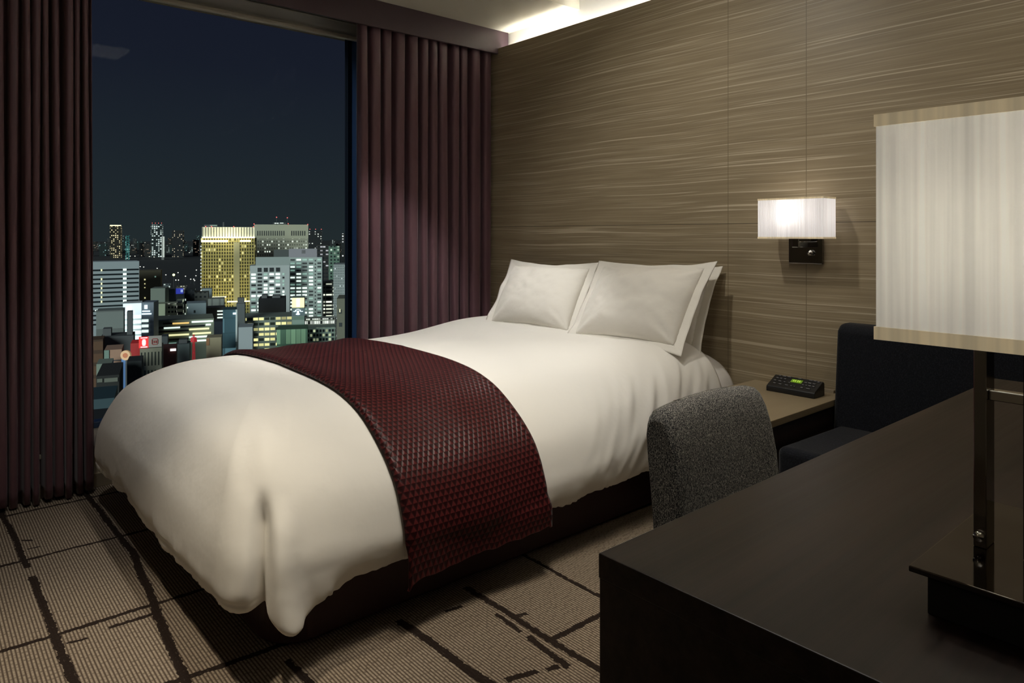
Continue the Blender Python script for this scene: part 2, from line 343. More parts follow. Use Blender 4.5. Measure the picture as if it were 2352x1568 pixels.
# ------------------------------------------------------------------ curtains
PLEAT = [(0, .15), (.0, -.62), (.10, -.98), (.34, -1.0), (.56, -.90), (.645, -.55), (.60, .1), (.66, .8), (.80, 1.0), (.95, .85), (1.0, .15)]
def curtain(name, x0, x1, yc, z0, z1, folds, amp, seed, label, flare=0.0):
    rnd = random.Random(seed); ws = [rnd.uniform(.8, 1.25) for _ in range(folds)]; tot = sum(ws)
    edges = [0]
    for w in ws: edges.append(edges[-1] + w / tot)
    amps = [rnd.uniform(.8, 1.15) for _ in range(folds + 1)]; ph = [rnd.uniform(0, 6.28) for _ in range(folds + 1)]
    NU = folds * 22 + 1; NV = 46
    def fn(i, j):
        k = min(folds - 1, i // 22); fr = (i - k * 22) / 22
        t = j / (NV - 1); z = z0 + (z1 - z0) * t
        u = edges[k] + fr * (edges[k + 1] - edges[k]); pitch = (x1 - x0) * ws[k] / tot
        p = 2 * math.pi * fr
        lowt = 1 - t
        am = amp * (amps[k] * (1 - fr) + amps[k + 1] * fr) * (.80 + .25 * lowt)
        qx, qy = crom(PLEAT, fr)
        x = x0 + (x1 - x0) * (edges[k] + qx * (edges[k + 1] - edges[k])) + flare * lowt * (u - .5)
        x += .006 * math.sin(ph[k] + 3.1 * t) * math.sin(math.pi * fr)
        y = yc + am * qy + .005 * math.sin(ph[k] + 5 * t) * math.sin(2 * math.pi * fr)
        # hem turn-up: a faint ridge
        y -= .0022 * math.exp(-((z - z0 - .105) / .006) ** 2)
        return (x, y, z + (.006 * math.sin(ph[k]) if j == 0 else 0))
    bm = grid(fn, NU, NV)
    o = link(name, bm, M_curtain, smooth=True, mods=[('SOLIDIFY', dict(thickness=.003, offset=0))])
    return tag(o, label, 'curtain')
curtain('curtain', 1.868, 2.815, YC + .052, .19, 2.30, 12, .042, 3, 'dark aubergine pleated curtain hanging between window and headboard wall')
curtain('curtain', -.10, .600, YC + .052, .012, 2.30, 18, .038, 5, 'dark aubergine pleated full-length curtain at the left edge of the window', flare=.02)

# ------------------------------------------------------------------ bed
BC = 2.53; HW = .87; XF = .58; XS = 1.04; XH = 2.62
T_SIDE = [(0, .622), (.43, .607), (.66, .572), (.81, .505), (.93, .41), (.99, .30), (1.0, .24), (.985, .195), (.95, .185), (.915, .24)]
T_FOOT = [(0, .622), (.20, .624), (.38, .608), (.58, .578), (.80, .500), (.955, .35), (1.0, .23), (.99, .165), (.955, .15), (.92, .20)]
T_HEAD = [(0, .622), (.43, .618), (.66, .624), (.81, .608), (.93, .540), (.995, .42), (1.0, .30), (.985, .215), (.95, .20), (.915, .25)]
RC = .15
L_side = XH - (XF + RC); L_arc = math.pi / 2 * RC; L_foot = 2 * HW - 2 * RC
L_TOT = 2 * L_side + 2 * L_arc + L_foot
def outline(s):
    "perimeter point, outward normal, foot weight"
    if s < L_side: return XH - s, BC - HW, (0, -1), sstep(.30, 0, XH - s - XF - RC) * .25
    s2 = s - L_side
    if s2 < L_arc:
        a = s2 / RC; return XF + RC - RC * math.sin(a), BC - HW + RC - RC * math.cos(a), (-math.sin(a), -math.cos(a)), .25 + .6 * s2 / L_arc
    s3 = s2 - L_arc
    if s3 < L_foot:
        e_ = min(s3, L_foot - s3); return XF, BC - HW + RC + s3, (-1, 0), .85 + .15 * sstep(0, .2, e_)
    s4 = s3 - L_foot
    if s4 < L_arc:
        a = s4 / RC; return XF + RC - RC * math.cos(a), BC + HW - RC + RC * math.sin(a), (-math.cos(a), math.sin(a)), .85 - .6 * s4 / L_arc
    s5 = s4 - L_arc; X = XF + RC + s5
    return X, BC + HW, (0, 1), sstep(.30, 0, X - XF - RC) * .25
S_CREASE = L_side + L_arc * .36
def duvet_pt(s, r, scale=1.0, dz=0.0, detail=True):
    X, Y, nrm, wf = outline(s)
    a = crom(T_SIDE, r); b = crom(T_FOOT, r)
    hb = sstep(1.75, 2.5, X) * (1 - wf); c_ = crom(T_HEAD, r)
    a = [a[0] * (1 - hb) + c_[0] * hb, a[1] * (1 - hb) + c_[1] * hb]
    g = a[0] * (1 - wf) + b[0] * wf; z = a[1] * (1 - wf) + b[1] * wf
    sx_ = max(X, XS) if X > XS else XS + 0.0
    if X < XS: sx_ = XS
    spx, spy = sx_, BC
    # sharper sag toward corner
    px = spx + (X - spx) * g * scale; py = spy + (Y - spy) * g * scale
    z += dz
    # puffy variations
    z += .012 * sstep(1.1, 2.4, px) * sstep(1.0, .3, r)
    z -= .010 * math.exp(-((px - 1.31) / .25) ** 2) * sstep(1.0, .4, r)
    if not detail: return Vector((px, py, z))
    n1 = noise.noise(Vector((px * 1.9, py * 1.9, z * 2 + 3)))
    n2 = noise.noise(Vector((px * 6, py * 6, z * 5)))
    low = sstep(.50, .86, r)
    off = .022 * n1 * (.35 + low) + .0035 * n2 * (.3 + low)
    # hem gathers
    hem = sstep(.62, .80, r) * (1 - sstep(.86, .98, r) * .3)
    gat = noise.noise(Vector((s * 9, 0, 7))); g2 = noise.noise(Vector((s * 26, z * 3, 1))); g3 = noise.noise(Vector((s * 60, z * 8, 4)))
    off += hem * (.022 * gat + .010 * g2 + .0065 * g3 * sstep(.70, .84, r))
    off += .004 * math.sin(s * 210 + 6 * gat) * max(0, g2 + .1) * 2.2 * sstep(.74, .86, r) * (1 - sstep(.90, .97, r)) * (1.0 if wf < .5 else .15)
    z += hem * (.018 * noise.noise(Vector((s * 5, 4, 0))) + .008 * g2)
    # near head: side pulled into diagonal creases
    wr = sstep(.22, .42, r) * (1 - sstep(.80, .95, r)) * sstep(0, .08, s) * (1 - sstep(.45, .95, s))
    off += low * .6 * .010 * math.sin((s + z * 1.4) * 38) * sstep(.55, .05, s)
    wv = noise.noise(Vector((s * 11 + z * 7, z * 3.5 - s * 1.5, 9))); wrk = -.016 * wr * max(0, wv + .05) + .006 * wr * noise.noise(Vector((s * 24 + z * 18, z * 6, 5)))
    # near foot corner: one deep crease with a hanging flap
    d = s - S_CREASE
    bel = sstep(.45, .53, r)
    off -= .070 * math.exp(-(d / .020) ** 2) * bel
    off += .020 * math.exp(-((d - .06) / .05) ** 2) * bel          # foot-side lip
    flap = math.exp(-((d + .060) / .040) ** 2)
    off += .050 * flap * sstep(.60, .80, r)
    z -= .030 * math.exp(-((d + .065) / .038) ** 2) * sstep(.62, .80, r)
    z -= .012 * math.exp(-((d + .12) / .14) ** 2) * sstep(.62, .80, r)
    z += .022 * math.exp(-((d - .10) / .12) ** 2) * sstep(.62, .80, r)
    dip = math.exp(-(d / .05) ** 2) * sstep(.30, .385, r) * (1 - sstep(.40, .48, r)); off += .016 * dip
    # belt of tension where the foot hem seam runs
    if wf > .5: off -= .006 * math.exp(-((r - .74) / .012) ** 2)
    up = (1 - low)
    zo = off * up * .8
    crs = -.060 * math.exp(-(d / .022) ** 2) * bel * (1 - low) + .020 * math.exp(-((d + .045) / .04) ** 2) * bel
    crs += wrk
    px += nrm[0] * (off * low + crs); py += nrm[1] * (off * low + crs); z += zo * (1 - bel * math.exp(-(d / .1) ** 2))
    return Vector((px, py, z))
NS, NR = 1000, 90
def dv(i, j):
    if i < 3:      # rounded head-end fold
        p = duvet_pt(0, j / (NR - 1)); k = (.040, .018, .004)[i]; p.x += (.0, .018, .016)[i]; p.z -= k; p.y += k * .4 if p.y < BC else 0; return p
    if i >= NS + 3:
        p = duvet_pt(L_TOT - 1e-6, j / (NR - 1)); k = (.004, .018, .040)[i - NS - 3]; p.x += (.016, .018, 0)[i - NS - 3]; p.z -= k; p.y -= k * .4; return p
    return duvet_pt((i - 3) / (NS - 1) * (L_TOT - 1e-6), j / (NR - 1))
bm = grid(dv, NS + 6, NR)
bmesh.ops.remove_doubles(bm, verts=bm.verts, dist=.0004)
bmesh.ops.recalc_face_normals(bm, faces=bm.faces)
duvet = link('duvet', bm, M_linen, smooth=True)
tag(duvet, 'plump white cotton duvet draped over the whole bed', 'duvet')
# bed: base, mattress with sheet
bed = empty('bed', (1.77, BC, 0)); tag(bed, 'double bed with dark burgundy base standing against the wood wall', 'bed')
bm = bmesh.new(); r = bmesh.ops.create_cube(bm, size=1.0)
bx0, bx1, by0, by1, bh = .72 - 1.77, XW - .004 - 1.77, 1.775 - BC, 3.285 - BC, .27
for v in r['verts']:
    v.co = Vector((bx0 if v.co.x < 0 else bx1, by0 if v.co.y < 0 else by1, .012 if v.co.z < 0 else bh))
es = [e for e in bm.edges if abs(e.verts[0].co.z - e.verts[1].co.z) > .1 and e.verts[0].co.x < 0]
bmesh.ops.bevel(bm, geom=es, offset=.11, segments=10, affect='EDGES', profile=.5)
link('bed_base', bm, M_bedbase, bed, mods=[('BEVEL', dict(width=.006, segments=2, limit_method='ANGLE'))])
box('plinth', bx0 + .06, bx1, by0 + .05, by1 - .05, 0, .014, M_mattblack, bed)
# the fitted sheet over the mattress end that shows past the duvet
T_SH = [(0, .585), (.45, .582), (.74, .570), (.86, .540), (.93, .490), (.970, .42), (.980, .36), (.970, .28), (.93, .27)]
def sh(i, j):
    xs = [2.50, 2.53, 2.56, 2.59, 2.62, 2.70, 2.755, 2.785, 2.80, 2.806]
    g, z = crom(T_SH, abs(j - 40) / 40.0); k = (.94, .955, .97, .985, .995, 1, .995, .985, .96, .93)[i]
    zz = .29 + (z - .29) * (1, 1, 1, 1, 1, 1, .99, .96, .90, .80)[i]
    y = BC + (-1 if j < 40 else 1) * g * .868 * k
    return (xs[i] - 1.77, y - BC, zz - .012 * (1 if i < 4 else 0) * 2)
bm = grid(sh, 10, 81); vs = [v for v in bm.verts]
e_last = [v for v in vs if abs(v.co.x - (2.806 - 1.77)) < 1e-4]
e_last.sort(key=lambda v: (v.co.y)); 
bmesh.ops.recalc_face_normals(bm, faces=bm.faces)
link('mattress_sheet', bm, linen('fitted_sheet', (.72, .69, .66), .2), bed, smooth=True)
box('mattress', -.80, .98, -.66, .66, .27, .47, M_linen, bed, bev=.05, seg=4, smooth=True)

# runner laid across the duvet
def s_of_x(X, far):
    return (XH - X) if not far else (L_side + L_arc + L_foot + L_arc + (X - XF - RC))
RX0, RX1 = 1.045, 1.580
NA, NB = 64, 420
R_END = .83
def run(i, j):
    X = RX0 + (RX1 - RX0) * i / (NA - 1)
    q = -1 + 2 * j / (NB - 1); rr = abs(q) * R_END; far = q > 0
    s = s_of_x(X, far)
    p = duvet_pt(s, rr); e_ = .004
    pa = duvet_pt(s, max(0, rr - .02)); pb = duvet_pt(s, rr + .02); t = (pb - pa); sgn = 1 if far else -1
    n = Vector((0, -t.z * (-sgn) * -1, 0)); n = Vector((0, sgn * -t.z, abs(t.y)))
    if n.length < 1e-6: n = Vector((0, 0, 1))
    n.normalize()
    # thin over the ridge: keep smooth by averaging the local waviness
    p0 = duvet_pt(s, rr, detail=False)
    pr = p.lerp(p0, .25)
    o_ = .014 + .004 * math.sin(X * 20)
    edge = min(i, NA - 1 - i)
    if edge == 0: o_ -= .012
    elif edge == 1: o_ -= .003
    pr = pr + n * o_
    # hanging end: falls straight past the bulge
    hang = sstep(.62, .74, rr)
    if not far:
        yb = BC - HW * 1.0 - .018 - .012 * math.sin(X * 9)
        pr.y = pr.y * (1 - hang) + min(pr.y, yb) * hang
        k = sstep(.70, .80, rr)
        pr.z -= k * (.035 + .022 * (1 - i / (NA - 1))) 
        if i < 4 and rr > .77: pr.z -= .010 * (4 - i) / 4
    return pr
arc = [0.0]
for j in range(1, NB): arc.append(arc[-1] + (run(NA // 2, j) - run(NA // 2, j - 1)).length)
bm = grid(run, NA, NB, uvs=lambda i, j: ((RX1 - RX0) * i / (NA - 1), arc[j]))
bmesh.ops.recalc_face_normals(bm, faces=bm.faces)
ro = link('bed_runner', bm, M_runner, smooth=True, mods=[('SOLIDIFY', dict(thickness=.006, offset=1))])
tag(ro, 'burgundy quilted satin runner laid across the duvet near the foot', 'bed runner')
# corded hem of the runner (near end)
bm = bmesh.new()
pts = [run(i, 0) for i in range(NA)]
for a, b in zip(pts, pts[1:]): addcyl(bm, a, b, .0042, seg=8)
link('hem_cord', bm, simple('burgundy_cord', (.16, .022, .024), .5), ro, smooth=True)

# ------------------------------------------------------------------ pillows
def pillow(name, bl, br, tl, tr, thick, label, seed, fl=.042):
    bl, br, tl, tr = map(Vector, (bl, br, tl, tr)); N_ = 56
    nrm = (br - bl).cross(tl - bl).normalized()
    if nrm.x > 0: nrm = -nrm
    def base(u, v, out=1.0):
        # concave edges: corners reach out further than the middle of the sides
        cu = u * (1 - .045 * (1 - v * v) * abs(u)); cv = v * (1 - .115 * (1 - u * u) * abs(v))
        a, b = (cu * out + 1) / 2, (cv * out + 1) / 2
        return bl.lerp(br, a).lerp(tl.lerp(tr, a), b)
    def th(u, v):
        a = max(0, 1 - abs(u) ** 2.6); b = max(0, 1 - abs(v) ** 2.4); f = (a * b) ** .60
        f *= 1 + .14 * noise.noise(Vector((u * 2 + seed, v * 2, seed))) + .05 * noise.noise(Vector((u * 7, v * 5 + seed, 2)))
        ca = math.atan2(1.05 - abs(v), 1.05 - abs(u)); cd = math.hypot(1 - abs(u), 1 - abs(v)); f *= 1 + .16 * math.sin(ca * 11 + seed) * math.exp(-(cd / .42) ** 2)
        return thick * f
    inn = .865
    def fn(side):
        def f(i, j):
            u = -1 + 2 * i / (N_ - 1); v = -1 + 2 * j / (N_ - 1)
            return base(u * inn, v * inn * .98) + nrm * side * (th(u, v) + .002)
        return f
    bm = grid(fn(1), N_, N_); bm2 = grid(fn(-.75), N_, N_)
    me = bpy.data.meshes.new('t'); bm2.to_mesh(me); bm2.free(); bm.from_mesh(me); bpy.data.meshes.remove(me)
    bmesh.ops.remove_doubles(bm, verts=bm.verts, dist=.0045); bmesh.ops.recalc_face_normals(bm, faces=bm.faces)
    o = link(name, bm, M_pillow, smooth=True); tag(o, label, 'pillow', 'pillows leaning on the headboard wall')
    # flange ring
    NP = 240
    def per(k):
        t = (k % NP) / NP * 4; s_, f = int(t), t - int(t); q = -1 + 2 * f
        return [(q, -1), (1, q), (-q, 1), (-1, -q)][s_]
    def fr(i, j):
        u, v = per(i); sc = inn * .97 + (1.0 - inn * .97) * j / 5
        w = .010 * noise.noise(Vector((i * .09, seed, 0))) * (j / 5)
        p = base(u * sc, v * sc); return p + nrm * w + (nrm * .010 * noise.noise(Vector((u * 1.6, v * 1.6, seed))) * (j / 5))
    bm = grid(fr, NP, 6, close_u=True)
    link('flange', bm, M_pillow, o, smooth=True, mods=[('SOLIDIFY', dict(thickness=.004, offset=0))])
    return o
pillow('pillow', (2.40, 3.02, .592), (2.42, 2.345, .602), (2.72, 3.145, .955), (2.72, 2.445, .955), .085, 'white flanged pillow on the window side of the bed', 1)
pillow('pillow', (2.37, 2.355, .598), (2.43, 1.735, .598), (2.70, 2.43, .968), (2.70, 1.735, .985), .105, 'white flanged pillow in front on the nightstand side of the bed', 2)
pillow('pillow', (2.60, 2.44, .60), (2.60, 1.760, .575), (2.785, 2.43, .93), (2.785, 1.765, .962), .055, 'white flanged pillow standing upright behind the nightstand side pillow', 3)

# ------------------------------------------------------------------ sconce
sc = empty('wall_sconce', (XW, 1.3835, 1.03)); tag(sc, 'wall lamp with white pleated rectangular shade above the nightstand', 'wall lamp')
def pleated(name, x0, x1, y0, y1, z0, z1, pitch, depth, mat, parent, seed=1, open_wall=False):
    rnd = random.Random(seed); pts = []
    def side(a, b):
        a = Vector(a); b = Vector(b); L = (b - a).length; n = max(4, int(L / pitch)) * 4; d = (b - a) / L; nn = Vector((d.y, -d.x))
        for k in range(n):
            t = k / n; pts.append(a + d * L * t + nn * depth * (math.sin(k * math.pi / 2 + .6) * rnd.uniform(.5, 1)) * (0 if k < 2 else 1))
    side((x0, y1), (x0, y0)); side((x0, y0), (x1, y0)); side((x1, y0), (x1, y1)); side((x1, y1), (x0, y1))
    NP = len(pts)
    bm = grid(lambda i, j: (pts[i].x, pts[i].y, z0 + (z1 - z0) * j / 6), NP, 7, close_u=True)
    bmesh.ops.recalc_face_normals(bm, faces=bm.faces)
    return link(name, bm, mat, parent, smooth=True)
def ring(name, x0, x1, y0, y1, z0, z1, t, mat, parent):
    bm = bmesh.new()
    addbox(bm, x0 - t, x0, y0 - t, y1 + t, z0, z1); addbox(bm, x1, x1 + t, y0 - t, y1 + t, z0, z1)
    addbox(bm, x0, x1, y0 - t, y0, z0, z1); addbox(bm, x0, x1, y1, y1 + t, z0, z1)
    return link(name, bm, mat, parent)
shd = pleated('lamp_shade', -.15, -.045, -.135, .138, .057, .219, .006, .0012, M_shade_w, sc)
ring('shade_trim', -.15, -.045, -.135, .138, .213, .220, .0012, M_trim, shd); ring('shade_trim', -.15, -.045, -.135, .138, .056, .063, .0012, M_trim, shd)
box('back_plate', -.014, 0, -.068, .076, -.048, .058, M_chrome, sc, bev=.003)
box('arm', -.090, -.014, -.010, .018, .020, .045, M_chrome, sc, bev=.003)
box('arm', -.100, -.086, -.010, .018, .020, .12, M_chrome, sc, bev=.003)
bm = bmesh.new(); addcyl(bm, (-.014, -.022, -.002), (-.030, -.022, -.002), .011); addcyl(bm, (-.030, -.022, -.002), (-.036, -.022, -.002), .007)
link('reading_switch', bm, M_chrome_b, sc, smooth=True)
bm = bmesh.new(); bmesh.ops.create_uvsphere(bm, u_segments=20, v_segments=12, radius=.020, matrix=Matrix.Translation((-.093, .01, .145)))
M_bulb = simple('lit_bulb', (.9, .9, .9), .5, emit=(1, .95, .90), estr=3.5)
link('bulb', bm, M_bulb, sc, smooth=True)
light('sconce_bulb', 'POINT', (XW - .095, 1.394, 1.19), .62, (1, .94, .88), shadow_soft_size=.045)

# ------------------------------------------------------------------ nightstand
nsd = empty('nightstand', (2.5, 1.47, 0)); tag(nsd, 'low bedside cabinet with pale oak top and dark sides', 'nightstand')
box('table_top', -.28, .312, -.250, .150, .443, .468, M_ntop, nsd, bev=.002)
box('cabinet_body', -.26, .312, -.244, .146, .05, .443, M_wenge, nsd, bev=.002)
box('cabinet_foot', -.22, .30, -.20, .14, 0, .05, M_mattblack, nsd)
dr = box('drawer', -.272, -.26, -.238, .140, .260, .432, M_wenge, nsd, bev=.002)
box('drawer_pull', -.285, -.272, -.09, .02, .325, .335, M_chrome, dr)
dr2 = box('drawer', -.272, -.26, -.238, .140, .07, .245, M_wenge, nsd, bev=.002)
box('drawer_pull', -.285, -.272, -.09, .02, .155, .165, M_chrome, dr2)
box('rear_rail', .300, .313, -.20, .02, .468, .480, M_skirt, nsd)
# bedside control panel with clock
ck = empty('control_panel', (2.690, 1.375, .4685), 0); ck.scale = (.57, .667, 1); tag(ck, 'black bedside control panel with buttons and green display on the nightstand', 'control panel')
bm = bmesh.new()
prof = [(-.075, 0), (.075, 0), (.075, .050), (.055, .056), (-.070, .022), (-.075, .016)]
va = [bm.verts.new((x_, -.150, z_)) for x_, z_ in prof]; vb = [bm.verts.new((x_, .150, z_)) for x_, z_ in prof]
bm.faces.new(va); bm.faces.new(list(reversed(vb)))
for i in range(6): bm.faces.new((va[i], vb[i], vb[(i + 1) % 6], va[(i + 1) % 6]))
bmesh.ops.recalc_face_normals(bm, faces=bm.faces)
link('housing', bm, M_black, ck, mods=[('BEVEL', dict(width=.003, segments=2))])
def onslope(x_): return .022 + (x_ + .070) * (.056 - .022) / .125
def pad(name, x_, y_, wx, wy, mat, h=.0035):
    bm = bmesh.new(); addbox(bm, -wx, wx, -wy, wy, 0, h, .0008, 1)
    bmesh.ops.rotate(bm, verts=bm.verts, cent=(0, 0, 0), matrix=Matrix.Rotation(-math.atan(.034 / .125), 3, 'Y'))
    bmesh.ops.translate(bm, verts=bm.verts, vec=(x_, y_, onslope(x_)))
    return link(name, bm, mat, ck)
M_btn = simple('grey_button_print', (.22, .22, .24), .5); M_btn2 = simple('dark_button', (.03, .03, .034), .4)
M_lcd = simple('green_display', (.1, .2, .02), .3, emit=(.33, .60, .03), estr=.20)
pad('display', .015, -.005, .016, .034, M_lcd, .002)
lc = simple('display_digits', (.5, .7, .1), .3, emit=(.6, .9, .1), estr=.45)
for dy in (.017, .006, -.009, -.020): pad('digit', .015, dy - .004, .0085, .0026, lc, .003)
for (bx_, by_, w_) in [(.045, .115, .006), (.045, .085, .010), (.045, .055, .010), (.045, -.012, .010), (.045, -.080, .010), (.045, -.105, .008), (.040, -.128, .006),
                      (.018, .118, .007), (.018, .095, .006), (.018, .070, .006), (.015, -.060, .008), (.015, -.085, .009), (.015, -.112, .007),
                      (-.010, .122, .006), (-.012, .090, .008), (-.012, .060, .005), (-.012, .030, .004), (-.012, -.055, .004), (-.012, -.075, .004), (-.012, -.095, .007), (-.012, -.118, .006),
                      (-.040, .112, .007), (-.042, .075, .009), (-.042, .035, .008), (-.042, .005, .003), (-.042, -.015, .003), (-.042, -.060, .007), (-.042, -.098, .011)]:
    pb = pad('button', bx_, by_, .0055, w_ + .003, M_btn2, .0025)
    pm2 = pad('button_mark', bx_, by_, .0022, w_, M_btn, .0033); pm2.parent = pb

# ------------------------------------------------------------------ sofa by the wall
sf = empty('settee', (2.4, .45, 0)); tag(sf, 'dark charcoal upholstered settee against the wood wall beyond the desk', 'sofa')
def slab(name, pr, y0, y1, mat, parent, bev):
    bm = bmesh.new(); a = [bm.verts.new((x_, y0, z_)) for x_, z_ in pr]; b = [bm.verts.new((x_, y1, z_)) for x_, z_ in pr]
    bm.faces.new(a); bm.faces.new(list(reversed(b)))
    for i in range(len(pr)): bm.faces.new((a[i], b[i], b[(i + 1) % len(pr)], a[(i + 1) % len(pr)]))
    bmesh.ops.recalc_face_normals(bm, faces=bm.faces)
    return link(name, bm, mat, parent, smooth=False, mods=[('BEVEL', dict(width=bev, segments=5, limit_method='ANGLE'))])
slab('backrest', [(.245, .12), (.400, .12), (.400, .760), (.330, .760), (.300, .74)], -.95, .765, M_sofa, sf, .028)
slab('seat', [(-.20, .20), (.27, .20), (.27, .385), (-.20, .395)], -.95, .740, M_sofa, sf, .025)
slab('seat_frame', [(-.19, .07), (.38, .07), (.38, .20), (-.19, .20)], -.93, .735, M_sofa, sf, .01)
for lx in (-.16, .34):
    for ly in (-.88, .68): box('leg', lx - .02, lx + .02, ly - .02, ly + .02, 0, .075, M_mattblack, sf)

# ------------------------------------------------------------------ desk
dk = empty('desk', (1.40, .19, 0)); tag(dk, 'long dark wenge desk in the foreground with solid end panel', 'desk')
DX0, DX1, DY0, DY1 = .626 - 1.40, 2.185 - 1.40, -.20 - .19, .565 - .19
box('desktop', DX0, DX1, DY0, DY1, .690, .720, M_wenge, dk, bev=.0015, seg=2)
box('end_panel', DX0 + .001, DX0 + .035, DY0 + .002, DY1 - .001, 0, .690, M_wenge, dk, bev=.001)
box('end_panel', DX1 - .035, DX1 - .001, DY0 + .002, DY1 - .001, 0, .690, M_wenge, dk, bev=.001)
box('modesty_panel', DX0 + .035, DX1 - .035, DY0 + .02, DY0 + .04, .25, .690, M_wenge, dk)
dw = box('drawer', DX0 + .035, DX0 + .55, DY1 - .03, DY1 - .012, .60, .688, M_wenge, dk)
box('drawer_pull', DX0 + .20, DX0 + .38, DY1 - .012, DY1 - .002, .635, .645, M_chrome, dw)

# ------------------------------------------------------------------ chair
ch = empty('desk_chair', (1.522, .80, 0)); tag(ch, 'grey tweed upholstered chair with low curved back tucked behind the desk', 'chair')
def chair_back():
    NU_, prof = 26, []
    # section in (y, z): front face, rounded top, rear face
    sec = [(.125, .40), (.128, .46), (.134, .54), (.146, .62), (.160, .67), (.172, .694), (.188, .706), (.206, .707), (.222, .700), (.232, .684), (.234, .66), (.228, .60), (.215, .52), (.205, .44), (.203, .40)]
    def fn(i, j):
        u = -1 + 2 * i / (NU_ - 1); y, z = sec[j]
        top = sstep(.40, .70, z); hw = .225 - .012 * top
        x = hw * (u if abs(u) < .999 else math.copysign(1, u))
        rr = 1 - (1 - math.sqrt(max(0, 1 - max(0, (abs(u) - .86) / .14) ** 2))) if abs(u) > .86 else 1.0
        z2 = .40 + (z - .40) * (1 - .045 * u * u - .075 * (1 - rr) * top)
        yy = y + .020 * (u * u) * -.4 + .010
        ymid = .180; yy = ymid + (yy - ymid) * (.93 if abs(u) > .99 else 1.0)
        return (x, yy, z2)
    bm = grid(fn, NU_, len(sec))
    # close ends and bottom
    bm.verts.ensure_lookup_table(); n = len(sec)
    bm.faces.new([bm.verts[k] for k in range(n)]); bm.faces.new([bm.verts[(NU_ - 1) * n + k] for k in range(n)][::-1])
    bm.faces.new([bm.verts[i * n] for i in range(NU_)] + [bm.verts[i * n + n - 1] for i in range(NU_ - 1, -1, -1)])
    bmesh.ops.recalc_face_normals(bm, faces=bm.faces)
    return link('backrest', bm, M_tweed, ch, smooth=True, mods=[('BEVEL', dict(width=.006, segments=3, limit_method='ANGLE', angle_limit=.9))])
bk = chair_back()
for p in bk.data.polygons:
    if len(p.vertices) > 4: p.use_smooth = False
slab('seat', [(-.22, .37), (.222, .37), (.222, .455), (-.22, .455)], -.26, .14, M_tweed, ch, .022)
slab('seat_frame', [(-.205, .335), (.205, .335), (.205, .372), (-.205, .372)], -.24, .20, M_wenge, ch, .003)
for lx in (-.19, .19):
    for ly in (-.22, .18):
        bm = bmesh.new(); addcyl(bm, (lx, ly, .34), (lx * 1.03, ly * 1.05, 0), .021, .014, 4); link('leg', bm, M_wenge, ch)

# ------------------------------------------------------------------ desk lamp
tl_ = empty('desk_lamp', (.888, .200, .720)); tag(tl_, 'tall desk lamp with cream pleated rectangular shade at the right edge', 'table lamp')
base_p = box('base_plate', -.128, .135, -.075, .070, .043, .049, M_smoked, tl_, bev=.0012)
box('base_block', -.112, .120, -.062, .058, 0, .043, M_mattblack, tl_, bev=.001)
for (y0, y1) in ((.0295, .0415), (-.0140, -.0025)):
    box('stem', -.028, .000, y0, y1, .049, .44, M_chrome, tl_, bev=.0008, seg=1)
box('stem_spacer', -.020, -.008, -.0025, .0295, .205, .216, M_chrome_b, tl_, bev=.001)
bm = bmesh.new(); addcyl(bm, (-.034, .0355, .062), (-.028, .0355, .062), .005); 
link('switch', bm, M_chrome_b, tl_, smooth=True)
shd2 = pleated('lamp_shade', -.173, .173, -.085, .083, .279, .497, .0105, .0011, M_shade, tl_, seed=4)
ring('shade_trim', -.173, .173, -.085, .083, .486, .4975, .0016, M_trim, shd2); ring('shade_trim', -.173, .173, -.085, .083, .2785, .291, .0016, M_trim, shd2)
bm = bmesh.new(); addcyl(bm, (-.014, .008, .40), (-.014, .008, .43), .014)
bmesh.ops.create_uvsphere(bm, u_segments=20, v_segments=14, radius=.026, matrix=Matrix.Translation((-.014, .008, .35)))
link('bulb', bm, M_bulb, tl_, smooth=True)
light('desk_lamp_bulb', 'POINT', (.888 + .05, .20, .72 + .392), 1.8, (1, .95, .80), shadow_soft_size=.03)

